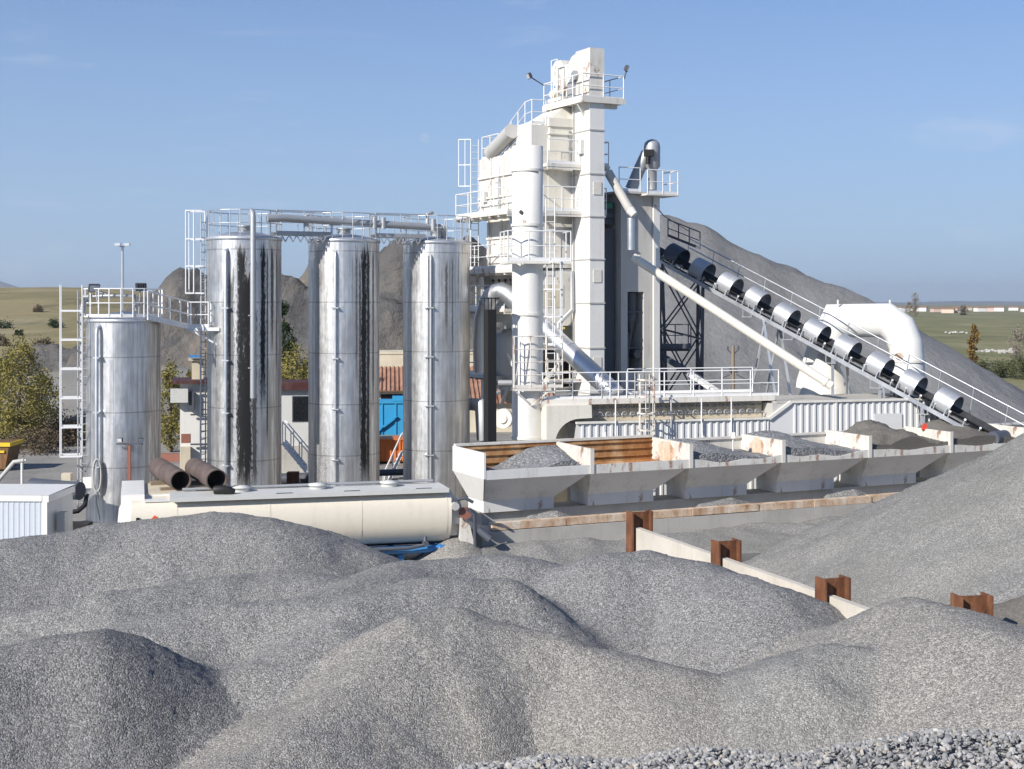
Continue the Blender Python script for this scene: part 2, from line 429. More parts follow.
sx = nt.nodes.new('ShaderNodeSeparateXYZ'); nt.links.new(tc.outputs['Generated'], sx.inputs[0])
hr = nt.nodes.new('ShaderNodeMapRange'); hr.inputs[1].default_value = .0; hr.inputs[2].default_value = .30; hr.inputs[3].default_value = .92; hr.inputs[4].default_value = .12; nt.links.new(sx.outputs[2], hr.inputs[0])
hc_ = nt.nodes.new('ShaderNodeMix'); hc_.data_type = 'RGBA'; hc_.inputs[7].default_value = SKYLOW
tn = nt.nodes.new('ShaderNodeMix'); tn.data_type = 'RGBA'; tn.blend_type = 'MULTIPLY'; tn.inputs[0].default_value = 1; tn.inputs[7].default_value = (.56,.75,1.06,1); nt.links.new(sky.outputs[0], tn.inputs[6])
nt.links.new(hr.outputs[0], hc_.inputs[0]); nt.links.new(tn.outputs[2], hc_.inputs[6])
nt.links.new(mr.outputs[0], mx.inputs[0]); nt.links.new(hc_.outputs[2], mx.inputs[6]); nt.links.new(mx.outputs[2], bg.inputs[0]); nt.links.new(bg.outputs[0], wo.inputs[0])
SC.view_settings.view_transform = 'Standard'; SC.view_settings.look = 'None'; SC.view_settings.exposure = 0.30; SC.view_settings.gamma = 1
SC.cycles.use_denoising = True; SC.cycles.max_bounces = 6; SC.cycles.diffuse_bounces = 3; SC.cycles.glossy_bounces = 3; SC.cycles.transparent_max_bounces = 6

# ------------------------------------------------------------------ ground and terrain
m = MB(); xs = [-12000,-1500,-300,-60,60,300,1500,12000]; ys = [-200,-20,60,130,300,900,2500,14000]
vs = [(x, y, 0) for y in ys for x in xs]; nx = len(xs)
m.add(vs, [(j*nx+i, j*nx+i+1, (j+1)*nx+i+1, (j+1)*nx+i) for j in range(len(ys)-1) for i in range(nx-1)])
struct(m, 'ground', M['ground'])

def field(x0, x1, y0, y1, nx, ny, fz, cut=-.15):
    xs = np.linspace(x0, x1, nx); ys = np.linspace(y0, y1, ny)
    z = np.array([[fz(x, y) for x in xs] for y in ys])
    m = MB(); idx = -np.ones((ny, nx), int); keep = np.zeros((ny, nx), bool); up = z > cut
    q = up[:-1,:-1] | up[1:,:-1] | up[:-1,1:] | up[1:,1:]
    keep[:-1,:-1] |= q; keep[1:,:-1] |= q; keep[:-1,1:] |= q; keep[1:,1:] |= q
    vs = []
    for j in range(ny):
        for i in range(nx):
            if keep[j,i]: idx[j,i] = len(vs); vs.append((xs[i], ys[j], max(z[j,i], cut-.3)))
    fs = [(idx[j,i], idx[j,i+1], idx[j+1,i+1], idx[j+1,i]) for j in range(ny-1) for i in range(nx-1) if q[j,i]]
    m.add(vs, [tuple(int(k) for k in f) for f in fs], True)
    return m
def sst(a, b, x):
    t = min(1, max(0, (x-a)/(b-a))); return t*t*(3-2*t)
def nz3(x, y, s, o=0): return noise.noise(V((x*s, y*s, o)))
def fr3(x, y, s, o=0, k=5): return noise.fractal(V((x*s, y*s, o)), .9, 2.0, k)

def fh(x, y):
    u = x/y*F + CX
    rise = sst(150, 620, y)*15.2 + sst(560, 900, y)*2
    edge = 1 - sst(60, 420, u)
    return rise*edge + fr3(x, y, .012, 3)*1.3*sst(150, 320, y)*edge - .25
m = field(-520, 10, 135, 900, 100, 110, fh, -.2)
struct(m, 'hill', M['ground'])
def ffar(x, y):
    u = x/y*F + CX; k = 1 - abs(y-8600)/1500
    hgt = 18 + 38*max(0, noise.noise(V((x*.0009, 1.3, 0)))) + 120*math.exp(-((u+25)/62)**2) + 40*math.exp(-((u-150)/160)**2)
    return k*hgt*(1+.25*noise.fractal(V((x*.003, y*.002, 4)), .9, 2, 4)) - 4
m = field(-4600, 4600, 7200, 10000, 240, 14, ffar, -3)
struct(m, 'far_hills', M['farhill'])

# ------------------------------------------------------------------ gravel piles
def pile(ridge, slope, rnd, res, mat, label, name='gravel_pile', cat='gravel pile', group=None, nz=.10, nsc=.5, pad=0, xr=None, yr=None, cut=-.15, rough=None, seed=0):
    pts = [V(p) for p in ridge]; segs = list(zip(pts[:-1], pts[1:])) or [(pts[0], pts[0])]
    ext = max(p.z for p in pts)/slope + 1.2 + pad + rnd
    x0 = min(p.x for p in pts)-ext; x1 = max(p.x for p in pts)+ext; y0 = min(p.y for p in pts)-ext; y1 = max(p.y for p in pts)+ext
    if xr: x0, x1 = max(x0, xr[0]), min(x1, xr[1])
    if yr: y0, y1 = max(y0, yr[0]), min(y1, yr[1])
    def fz(x, y):
        wx = x + .35*nz3(x, y, .35, 11+seed); wy = y + .35*nz3(x, y, .35, 23+seed); best = -9
        for a, b in segs:
            dx, dy = b.x-a.x, b.y-a.y; L = dx*dx+dy*dy
            t = 0 if L < 1e-9 else min(1, max(0, ((wx-a.x)*dx+(wy-a.y)*dy)/L))
            d2 = (wx-a.x-t*dx)**2 + (wy-a.y-t*dy)**2
            z = a.z+(b.z-a.z)*t - slope*(math.sqrt(d2+rnd*rnd)-rnd)
            if z > best: best = z
        best += nz*fr3(x, y, nsc, 5+seed, 4)
        if rough: best += rough(x, y, best)
        return best
    m = field(x0, x1, y0, y1, int((x1-x0)/res)+2, int((y1-y0)/res)+2, fz, cut)
    c = pts[len(pts)//2]
    return solo(m, name, mat, label, cat, (c.x, c.y, 0), group)
GP = 'gravel mounds tipped in the foreground bay'
FG = [  # ridge (px, py, D), slope, rounding, material, label
 ([(-70,556,31.5),(20,540,32.5),(95,527,33.5)], 0.68, 1.42, 'gr_blue', 'blue-grey gravel mound at the far left, in front of the corrugated container'),
 ([(165,521,34),(215,515,34.5),(272,519,34.5)], 0.65, 1.61, 'gr_mid', 'tallest broad gravel mound right in front of the left end of the cream tank'),
 ([(20,612,27.5),(100,593,28),(200,580,29.3),(300,576,30)], 0.65, 0.85, 'gr_mid', 'long low gravel ridge curving below the two back mounds on the left'),
 ([(150,629,25.8),(205,609,26.8),(300,597,27.6),(400,568,30)], 0.66, 0.76, 'gr_mid', 'gravel ridge climbing right towards the blue tank frame from behind darkest mound'),
 ([(410,562,31),(480,556,31.5),(525,558,31.3)], 0.66, 1.04, 'gr_blue', 'gravel mound just right of the blue tank frame, below the first hopper'),
 ([(280,662,24.4),(350,606,26.5),(412,584,27.8),(485,581,28.2)], 0.68, 0.76, 'gr_mid', 'gravel mound with pale left flank and dark right flank, behind the big front mound'),
 ([(-40,662,22.4),(55,644,23.0),(108,636,23.2)], 0.83, 0.85, 'gr_dark', 'darkest grey gravel mound, in the left foreground corner'),
 ([(225,785,19.2),(330,694,22),(412,624,24.2),(470,610,25),(560,634,24.6),(655,676,23.2)], 0.66, 0.76, 'gr_warm', 'big warm grey gravel mound in the centre foreground reaching the bottom edge'),
 ([(600,552,30.6),(650,549,30.8),(702,562,30.3),(770,590,28.4)], 0.72, 0.94, 'gr_blue', 'blue-grey gravel mound heaped against the left face of the pale bay wall'),
 ([(905,600,25.2),(960,609,24.0),(1090,668,20.5)], 0.68, 0.76, 'gr_warm', 'right-hand gravel mound burying the near end of the bay wall'),
 ([(812,668,22.8),(830,648,23.6)], .72, .6, 'gr_pale', 'small pale chippings mound at the foot of the mound burying the bay wall'),
]
def vn(x, y, seed=0.0):          # smooth lattice noise, -1..1
    xi, yi = np.floor(x), np.floor(y); fx, fy = x-xi, y-yi; u, v = fx*fx*(3-2*fx), fy*fy*(3-2*fy)
    def hsh(i, j): q = np.sin(i*127.1+j*311.7+seed*74.7)*43758.5453; return (q-np.floor(q))*2-1
    return (hsh(xi,yi)*(1-u)+hsh(xi+1,yi)*u)*(1-v)+(hsh(xi,yi+1)*(1-u)+hsh(xi+1,yi+1)*u)*v
def fbm(x, y, s, seed=0.0, k=4):
    t = 0; a = 1.0
    for i in range(k): t = t + a*vn(x*s+i*17.3, y*s-i*9.1, seed+i); a *= .5; s *= 2.03
    return t
def heap_field(X, Y, rd, slope, rnd, seed, amp):
    wx = X + .36*fbm(X, Y, .26, seed+.3, 3); wy = Y + .36*fbm(X, Y, .30, seed+.7, 3); best = np.full(X.shape, -9.0)
    for a, b in (list(zip(rd[:-1], rd[1:])) or [(rd[0], rd[0])]):
        dx, dy = b.x-a.x, b.y-a.y; L2 = dx*dx+dy*dy
        t = np.clip(((wx-a.x)*dx+(wy-a.y)*dy)/L2, 0, 1) if L2 > 1e-9 else 0
        d2 = (wx-a.x-t*dx)**2 + (wy-a.y-t*dy)**2
        best = np.maximum(best, a.z+(b.z-a.z)*t - slope*(np.sqrt(d2+rnd*rnd)-rnd))
    best = best + amp*fbm(X, Y, .38, seed, 3)
    return best + .022*fbm(X*1.0, Y*.45, 2.2, seed+5, 3)
def union_heaps(specs, x0, x1, y0, y1, res, k, grain, group, seed0=0):
    """tipped heaps that merge: one shared surface, each heap keeps the part where it lies on top"""
    xs = np.arange(x0, x1, res); ys = np.arange(y0, y1, res); X, Y = np.meshgrid(xs, ys); ny, nx = X.shape
    Hs = np.stack([heap_field(X, Y, rd, sl, rn, seed0+i*3.7, am) for i, (rd, sl, rn, am, mt, lb) in enumerate(specs)])
    rg = np.random.RandomState(9+seed0); top = (Hs + rg.normal(0, .035, Hs.shape)).argmax(0); mx_ = Hs.max(0); Z = mx_ + k*np.log(np.exp((Hs-mx_)/k).sum(0))*.8
    rg = np.random.RandomState(5+seed0)
    Xj = X + rg.uniform(-.38, .38, X.shape)*res; Yj = Y + rg.uniform(-.38, .38, X.shape)*res; Zj = Z + np.clip(rg.normal(0, .5, X.shape), -1, 1.3)*grain
    # leave out what lies out of sight under the ground
    ok = Z > -.12
    for i, (rd, sl, rn, am, mt, lb) in enumerate(specs):
        own = (top == i) & ok
        q = own[:-1,:-1] | own[1:,:-1] | own[:-1,1:] | own[1:,1:]
        # a shared cell belongs to the heap that owns its first corner
        q &= (top[:-1,:-1] == i)
        if not q.any(): print('heap hidden', lb); continue
        use = np.zeros((ny, nx), bool); use[:-1,:-1] |= q; use[1:,:-1] |= q; use[:-1,1:] |= q; use[1:,1:] |= q
        idx = -np.ones((ny, nx), np.int64); idx[use] = np.arange(use.sum())
        c = rd[len(rd)//2]; vs = np.stack([Xj[use]-c.x, Yj[use]-c.y, Zj[use]], 1).astype(np.float32)
        jj, ii = np.nonzero(q); fc = np.stack([idx[jj,ii], idx[jj,ii+1], idx[jj+1,ii+1], idx[jj+1,ii]], 1).astype(np.int32)
        me = bpy.data.meshes.new('gravel_pile'); me.vertices.add(len(vs)); me.vertices.foreach_set('co', vs.ravel())
        me.loops.add(fc.size); me.loops.foreach_set('vertex_index', fc.ravel()); me.polygons.add(len(fc)); me.polygons.foreach_set('loop_start', np.arange(0, fc.size, 4, dtype=np.int32))
        me.update(calc_edges=True); me.materials.append(M[mt]); o = bpy.data.objects.new('gravel_pile', me); COL.objects.link(o); o.location = (c.x, c.y, 0)
        tag(o, lb, 'gravel pile', group)
union_heaps([([W(*p) for p in rd], sl, rn, .085, mt, lb) for rd, sl, rn, mt, lb in FG], -17, 12.5, 12.5, 41, .055, .24, .013, GP)
GR = 'piles of chippings behind the bay wall'
union_heaps([([V((19.2,38.5,6.95)), V((30,36,8.4))], .55, .8, .07, 'gr_pale', 'tall pale chippings pile rising out of the right edge behind the bay wall'),
 ([V((16.4,31.5,4.1)), V((24,30,7.0))], .50, .7, .08, 'gr_pale2', 'lighter chippings lobe with a sharp left crease in front of the tall chippings pile')], 2.5, 26, 20, 56, .10, .10, .016, GR, 50)
pile([W(1062,592,25.8), W(1120,590,27)], .42, .5, .12, M['sand'], 'dark brown soil at the right edge, just beyond the nearest rusty post', 'soil_bank', 'soil bank', nz=.12, nsc=.8, xr=(5, 16), yr=(18, 34))
# bank the camera stands on
def bank(x, y): return 6.86 - .0*x + .10*fr3(x, y, .9, 8, 3) + .05*max(x,0) - .28*max(0, .1-x) - .75*(math.sqrt((max(0, y-4.9))**2+.09)-.3) - .6*max(0, abs(x)-6) - .5*max(0, -4-y)
m = field(-13, 13, -12, 14, 150, 260, lambda x, y: bank(x, y)-.03, -.1)
o = solo(m, 'gravel_bank', M['gr_pale'], 'coarse loose stone bank along the bottom edge of the photo, nearest of all', 'gravel bank', (0, 2, 0))
m = MB(); rs = random.Random(3)
ico = [V((0,0,1)), V((.89,0,.45)), V((.28,.85,.45)), V((-.72,.53,.45)), V((-.72,-.53,.45)), V((.28,-.85,.45)), V((.72,.53,-.45)), V((-.28,.85,-.45)), V((-.89,0,-.45)), V((-.28,-.85,-.45)), V((.72,-.53,-.45)), V((0,0,-1))]
icf = [(0,1,2),(0,2,3),(0,3,4),(0,4,5),(0,5,1),(1,6,2),(2,7,3),(3,8,4),(4,9,5),(5,10,1),(6,7,2),(7,8,3),(8,9,4),(9,10,5),(10,6,1),(11,7,6),(11,8,7),(11,9,8),(11,10,9),(11,6,10)]
for k in range(42000):
    x = rs.uniform(-3.0, 3.4); y = rs.uniform(4.1, 5.75); z = bank(x, y); s = rs.choice((.004,.006,.007,.009,.0125))*rs.uniform(.8, 1.2)
    ax = V((rs.gauss(0,1), rs.gauss(0,1), rs.gauss(0,1))).normalized(); q = __import__('mathutils').Matrix.Rotation(rs.uniform(0,6.28), 3, ax)
    sx, sy, sz = s*rs.uniform(.8,1.5), s*rs.uniform(.7,1.1), s*rs.uniform(.55,.95); c = V((x, y, z+s*.35))
    m.add([c + q @ V((p.x*sx*rs.uniform(.6,1.3), p.y*sy*rs.uniform(.6,1.3), p.z*sz*rs.uniform(.7,1.25))) for p in ico], icf)
n = NT('loose_stone'); g = n.n('ShaderNodeNewGeometry')
cc = n.ramp(g.outputs['Random Per Island'], [(0,(.16,.163,.17)), (.3,(.28,.277,.272)), (.6,(.36,.355,.345)), (.72,(.23,.23,.232)), (.86,(.46,.45,.435)), (.95,(.36,.31,.25)), (1,(.52,.51,.49))])
cc = n.mix(n.map(n.noise(60, 4), .4, .7, 0, .3), cc, (.18,.18,.18)); n.bump(n.noise(150, 4), .4, .004); n.set(cc, .85, 0, .25)
o = solo(m, 'loose_stones', n.m, 'coarse angular grey and pale stones strewn over the nearest bank', 'stones', (0, 5, 6.8)); o['kind'] = 'stuff'

# ------------------------------------------------------------------ spoil heaps and rock behind
def ridged(x, y, z):
    vo = noise.voronoi(V((x*.22, y*.18, z*.25)))[0]; blocks = min(1.2, vo[1]-vo[0])*2.6 - 1.0
    b = fr3(x, y, .05, 2, 3)*3.2*min(1, max(0, z/4)); c = (1-abs(noise.noise(V((x*.13, y*.10, z*.12)))))*1.5; d = noise.fractal(V((x*.4, y*.4, z*.3)), .8, 2.1, 4)*1.3
    return (b*.40 + c - 1.0 + d + blocks*.9)*min(1, max(0, (z+.5)/2.5))
def gully(x, y, z):
    return fr3(x, y, .06, 2, 4)*.7 + (abs(noise.noise(V((x*.28, y*.07, 1))))-.3)*.4
pile([W(650,216,117), W(690,224,117), W(752,251,115), W(800,272,113), W(822,279,112)], .70, 2.0, .8, M['spoil'],
     'huge smooth grey spoil heap behind the conveyor, sloping down to the right', 'spoil_heap', 'spoil heap', 'spoil heaps behind the plant', nz=.15, nsc=.2, rough=gully, seed=70, pad=3)
pile([W(150,282,108), W(190,268,108), W(285,272,112), W(315,258,112), W(350,248,112), W(385,240,112), W(430,238,112), W(470,241,114), W(620,236,118)], 1.35, 1.2, .55, M['rock'],
     'rough brown and grey rock bank standing behind the silver silos', 'rock_bank', 'rock bank', nz=.3, nsc=.3, rough=ridged, seed=80)
pile([W(15,352,118), W(60,346,118), W(110,338,118), W(165,343,116)], 1.1, 1.0, .55, M['rock'],
     'low dark rock bank behind the small tank, at the foot of the tan hill', 'rock_bank', 'rock bank', nz=.3, nsc=.4, rough=lambda x,y,z: ridged(x,y,z)*.55, seed=90)
pile([W(55,372,99), W(105,364,99), W(175,366,97), W(215,368,97)], .40, 3.0, .8, M['sand2'],
     'smooth flat-topped grey sand heap behind the small tank, below the dark rock bank', 'sand_heap', 'sand heap', nz=.25, nsc=.15, seed=95)
# ================================================================== silver tanks and silos
TH = R(27)
S1 = G(244.5, 57.5); S2 = G(344, 59.5); S3 = G(436.5, 61.4); T0 = G(123.5, 55.2)
M['silo0'] = silo_mat('tank_cladding', [], .8)
M['silo1'] = silo_mat('silo_cladding_stained', [(6,7,.3,10.9,1.0), (15,9,.3,9.9,1.0), (26,4,.3,8.6,.9), (40,4.5,4.0,10.9,1.0), (48,1.6,2.0,10.6,.8), (58,3,6.5,10.9,.85), (70,2,5,10.8,.7), (-10,5,1.5,9.9,.8), (-22,1.2,5,9,.5)], .6, (-8, 14, 3.0))
M['silo2'] = silo_mat('silo_cladding_streaked', [(40,6,.3,10.9,1.0), (49,3,.3,10.9,.95), (27,2.2,5,10.9,.8), (33,2.2,2.5,10.6,.85), (61,2.5,4,10.8,.7), (20,1.0,7,10.7,.6)], .45, (-34, 24, 4.3))
M['silo3'] = silo_mat('silo_cladding_clean', [(20,2.4,6.4,10.5,.85), (31,1.8,5.6,10.7,.75), (12,1.3,7.6,10.3,.6), (26,1.0,7.4,10.6,.7), (44,1.2,8,10.8,.5)], .45)

def silo_body(name, label, base, r, h, mat, group=None):
    t = thing(name, label, 'tank' if h < 9 else 'silo', base, group)
    m = MB(); prof = [(r, .0)]
    prof += [(r, h*.33), (r, h*.66), (r, h)]
    m.lathe(base, prof, 72); m.build('shell', mat, t)
    m = MB(); m.lathe(base, [(r+.03, h-.10), (r+.05, h-.08), (r+.05, h+.02), (r*.5, h+.22), (.01, h+.32)], 48); m.build('roof', M['galv'], t)
    return t
def vpipe(t, base, r, ang, off, z0, z1, pr, mat, elbow=True, brackets=True, name='downpipe'):
    a = R(-90 + ang); o = V((math.cos(a), math.sin(a), 0)); m = MB()
    p = base + o*(r+off)
    pts = [p+V((0,0,z0)), p+V((0,0,z1))]
    if elbow: pts += [p+V((0,0,z1+.18))-o*.05, base+o*(r-.1)+V((0,0,z1+.30))]
    m.pipe(pts, pr, 10)
    if brackets:
        for z in np.arange(z0+1.2, z1, 2.1): m.box(p-o*off*.5+V((0,0,z)), (.30,.30,.05), (-o.y,o.x,0), o)
    return m.build(name, mat, t)

# ---- small tank
t = silo_body('small_tank', 'short silver tank at the far left with floodlights on its railed roof', T0, 1.43, 7.85, M['silo0'])
vpipe(t, T0, 1.43, -22, .20, 1.0, 7.35, .07, M['galv'])
vpipe(t, T0, 1.43, -78, .16, .9, 8.3, .06, M['galvd'], name='black_feed_pipe')
m = MB(); railing(m, arc_pts(T0, 1.5, R(-215), R(25), 14, 7.95), 1.1, 1.2, .028); m.build('railing', M['railw'], t)
m = MB(); pl = G(87, 54.6)+V((-.12,0,0)); ladder(m, pl+V((0,0,.4)), pl+V((0,0,9.0)), (1,.2,0), .45, .03, .3); m.build('ladder', M['galvd'], t)
m = MB(); c0 = pl+V((-.1,-.1,0))
for zz in np.arange(2.6, 9.2, 1.12):
    for q in range(3): m.beam(*[[c0+V((0,.2,zz)), c0+V((-.75,0,zz))], [c0+V((-.75,0,zz)), c0+V((-.55,-.75,zz))], [c0+V((-.55,-.75,zz)), c0+V((.25,-.6,zz))]][q], .035, .07)
for off in ((0,.2),(-.75,0),(-.55,-.75),(.25,-.6)): m.tube(c0+V((off[0],off[1],2.6)), c0+V((off[0],off[1],9.2)), .024, 6)
m.build('ladder_cage', M['railw'], t)
def floodlight(p, aim, mat=None, parent=None, s=.34):
    aim = V(aim).normalized(); e = aim.cross(V((0,0,1))).normalized(); u = e.cross(aim).normalized(); m = MB()
    m.box(V(p), (s, s*.28, s*.72), e, aim, u)
    for k in range(4): m.box(V(p)-aim*s*.2+e*(k-1.5)*s*.22, (.02, s*.16, s*.6), e, aim, u)
    o = m.build('floodlight', M['lamp'], parent)
    m = MB(); m.box(V(p)+aim*(s*.14+.006), (s*.88, .01, s*.6), e, aim, u); m.build('lens', M['lampglass'], o)
    return o
floodlight(W(94,288,54), (.6,-.7,-.35), parent=t, s=.42); floodlight(W(141,287,54.4), (-.2,.6,-.5), parent=t, s=.42)
m = MB(); m.tube(W(96,292,54), W(99,311,54), .03, 6); m.tube(W(94,290,54), W(106,294,54), .045, 8); m.build('lamp_bracket', M['galvd'], t)
m = MB(); m.tube(W(140,291,54.4), W(139,314,54.4), .03, 6); m.build('lamp_bracket', M['galvd'], t)
m = MB(); q = W(122.5,318,55.2); m.tube(q, W(122.5,247,55.2), .065, 10, .05); m.build('lamp_pole', M['galv'], t)
m = MB()
for sx in (-1, 1): m.beam(W(122.5,247,55.2), W(122.5+sx*5,245,55.2), .06); m.box(W(122.5+sx*4.6,244.5,55), (.22,.16,.10))
m.build('pole_lamp', M['lampglass'], t)
m = MB(); q = T0 + V((.25,-1.47,0))
m.beam(W(116,444,53.6), W(143,444,53.6), .06, .05); m.build('lamp_bar', M['dark'], t)
m = MB(); m.beam(W(129.5,444,53.65), W(129.5,494,53.65), .10, .10); m.build('red_post', M['redbrown'], t)
floodlight(W(120,440,53.5), (-.3,-.9,-.2), parent=t, s=.22); floodlight(W(141,440,53.5), (.7,-.6,-.2), parent=t, s=.22)
m = MB(); hc = T0+V((-.62,-1.42,1.9))
for k in range(5):
    m.pipe([hc+V((.16*math.cos(a)+k*.012, -.05-k*.03, .62*math.sin(a)))for a in np.linspace(0, 6.28, 22)], .024, 6)
m.pipe([hc+V((.05,-.1,-.6)), hc+V((.0,-.12,-1.0)), hc+V((.15,-.15,-1.7))], .024, 6)
m.build('hose_coil', M['hose'], t)
m = MB(); m.box(T0+V((-1.1,-1.02,1.55)), (.34,.14,.42)); m.build('junction_box', M['whitec'], t)
m = MB(); a0 = T0+V((-1.5,-.5,7.96)); m.pipe([T0+V((-1.3,-.95,8.1)), T0+V((-1.3,-.95,8.75)), T0+V((-.2,-1.3,8.78)), T0+V((.75,-1.2,8.78)), T0+V((.8,-1.1,8.2))], .06, 8); m.build('vent_pipe', M['galvd'], t)

# ---- three tall silos
s1 = silo_body('bitumen_silo', 'tall silver silo with a wide black bitumen spill, leftmost of three', S1, 1.5, 11.15, M['silo1'], 'row of three tall silver silos')
s2 = silo_body('bitumen_silo', 'middle tall silver silo with one narrow black streak on its right side', S2, 1.5, 11.15, M['silo2'], 'row of three tall silver silos')
s3 = silo_body('bitumen_silo', 'cleanest tall silver silo, beside the white mixing tower', S3, 1.46, 11.15, M['silo3'], 'row of three tall silver silos')
vpipe(s1, S1, 1.5, -16, .14, .8, 10.4, .07, M['galv']); vpipe(s1, S1, 1.5, 22, .22, 4.7, 11.9, .115, M['galvd'], name='overflow_pipe')
vpipe(s2, S2, 1.5, -6, .10, .8, 10.4, .05, M['galv']); vpipe(s3, S3, 1.46, -6, .10, .8, 10.3, .06, M['galvd']); vpipe(s3, S3, 1.46, -11, .08, .8, 10.3, .03, M['galv'], name='thin_pipe')
for st_, sb, r_ in ((s1,S1,1.5),(s2,S2,1.5),(s3,S3,1.46)):
    m = MB(); railing(m, arc_pts(sb, r_, R(-200), R(160), 22, 11.2), 1.05, 1.1, .024, toe=0); m.build('railing', M['galv'], st_)
    m = MB(); m.lathe(sb+V((0,0,11.4)), [(.28,0),(.28,.22),(.34,.22),(.34,.28),(.02,.32)], 16); m.build('roof_hatch', M['galvd'], st_)
m = MB(); pl = S1+V((-1.62,-.35,0)); ladder(m, pl+V((0,0,.5)), pl+V((0,0,12.1)), (.25,1,0), .42, .03, .3); m.build('ladder', M['galv'], s1)
m = MB(); c0 = pl
for zz in (8.9, 10.0, 11.1, 12.25):
    m.beam(c0+V((0,.3,zz)), c0+V((-.62,.2,zz)), .035, .06); m.beam(c0+V((-.62,.2,zz)), c0+V((-.62,-.4,zz)), .035, .06); m.beam(c0+V((-.62,-.4,zz)), c0+V((0,-.3,zz)), .035, .06)
for off in ((0,.3),(-.62,.2),(-.62,-.4),(-.3,-.38)): m.tube(c0+V((off[0],off[1],8.9)), c0+V((off[0],off[1],12.25)), .024, 6)
m.build('ladder_cage', M['railw'], s1)
# walkway joining the roofs and the transfer pipe on it
for (a, b, lb) in ((S1, S2, 'grated footbridge between the stained silo and the middle silo'), (S2, S3, 'grated footbridge between the middle silo and the cleanest silo')):
    f = Fr(a, math.atan2(b.y-a.y, b.x-a.x)); L = (b-a).length
    t = thing('footbridge', lb, 'footbridge', f.p(L/2, -.4, 11.3), 'footbridges joining the silo roofs')
    m = MB()
    for bb in (-1.15,-.35): m.beam(f.p(1.0,bb,11.36), f.p(L-1.0,bb,11.36), .08, .16)
    for k in np.arange(1.1, L-1.0, .16): m.beam(f.p(k,-1.15,11.42), f.p(k,-.35,11.42), .03, .04)
    for k in range(6): m.beam(f.p(1.2+k*(L-2.4)/6,-1.17,11.28), f.p(1.2+(k+.5)*(L-2.4)/6,-1.17,11.0), .04); m.beam(f.p(1.2+(k+.5)*(L-2.4)/6,-1.17,11.0), f.p(1.2+(k+1)*(L-2.4)/6,-1.17,11.28), .04)
    m.build('deck', M['galvd'], t)
    m = MB(); railing(m, [f.p(1.0,-1.15,11.4), f.p(L-1.0,-1.15,11.4)], .88, 1.0, .024, toe=0); railing(m, [f.p(1.0,-.35,11.4), f.p(L-1.0,-.35,11.4)], .88, 1.0, .024, toe=0); m.build('railing', M['galv'], t)
m = MB(); f = Fr(S1, math.atan2(S2.y-S1.y, S2.x-S1.x)); L3 = (S3-S1).length
m.pipe([f.p(.5,-1.45,11.9), f.p(1.2,-1.42,11.95), f.p(L3*.5,-1.25,11.85), f.p(L3-.3,-1.15,11.75)], .15, 12)
for k in (2.2, 5.2, 5.6, 7.9): m.pipe([f.p(k,-1.3,11.62), f.p(k,-1.3,12.1)], .11, 8)
m.pipe([f.p(L3-.3,-1.15,11.75), f.p(L3-.1,-1.0,11.7), f.p(L3,-.9,11.4)], .15, 12); m.pipe([f.p(L3-.9,-1.1,11.8), f.p(L3-.9,-1.1,12.3), f.p(L3-.6,-1.0,12.4)], .08, 8)
solo(m, 'transfer_pipe', M['galvd'], 'thick grey pipe running along the tops of the three tall silos', 'pipe', f.p(L3/2, -1.3, 11.85))
# stair from the small tank's roof down to the landing on the stained silo
A = T0+V((1.2,-.85,7.95)); B = S1+V((-2.0,-.95,6.9)); B.z = H-(327-HZ)*56.5/F
t = thing('access_stair', 'white open stair descending from the short tank roof to the stained silo', 'stair', (A+B)/2)
m = MB(); e = V((.2,-1,0)).normalized()*.35
for s_ in (-1, 1): m.beam(A+e*s_, B+e*s_, .05, .20)
for k in range(1, 10): q = A.lerp(B, k/10); m.box(q, (.24,.66,.03))
m.build('flight', M['railw'], t)
m = MB()
for s_ in (-1, 1):
    for hh in (.5, 1.0): m.tube(A+e*s_+V((0,0,hh)), B+e*s_+V((0,0,hh)), .026, 6)
    for k in range(5): q = A.lerp(B, k/4)+e*s_; m.tube(q, q+V((0,0,1.0)), .026, 6)
m.build('handrail', M['railw'], t)
m = MB(); m.box(B+V((.38,.05,-.05)), (.95,.95,.06)); m.beam(B+V((.1,-.4,-.1)), B+V((1.2,-.2,-.75)), .07); m.beam(B+V((-.1,-.4,-.08)), B+V((1.25,-.4,-.08)), .05,.14); m.build('landing', M['railw'], t)
m = MB(); railing(m, [B+V((0,-.42,0)), B+V((.82,-.42,0)), B+V((.82,.45,0))], 1.0, .55, .028); m.build('landing_rail', M['railw'], t)

# ================================================================== cream tank in front of the silos
ft = Fr(G(170, 42.7), R(15)); TL = 8.75
t = thing('bitumen_tank', 'long cream horizontal tank on a blue frame, behind the gravel mounds', 'tank', ft.p(TL/2, 1.2))
prof = [(.0,2.45),(-.12,2.30),(-.20,2.05),(-.22,1.7),(-.16,1.35),(.0,1.05),(.25,.85),(.6,.76),(1.8,.76),(2.3,1.0),(2.5,1.6),(2.4,2.3),(2.3,2.45)]
m = MB(); P0 = [ft.p(-1.15, b, z) for b, z in prof]; P1 = [ft.p(TL, b, z) for b, z in prof]; k = len(prof)
m.add(P0+P1, [(i, (i+1) % k, k+(i+1) % k, k+i) for i in range(k)], True); m.add(P0, [tuple(range(k))[::-1]]); m.add(P1, [tuple(range(k))]); m.build('barrel', M['tankcream'], t)
m = MB(); c_ = [sum((b for b, z in prof))/k, sum((z for b, z in prof))/k]; rings = [(1.0, -1.15), (.86, -1.38), (.55, -1.52), (.05, -1.56)]
vs = [ft.p(a, c_[0]+(b-c_[0])*s_, c_[1]+(z-c_[1])*s_) for s_, a in rings for b, z in prof]
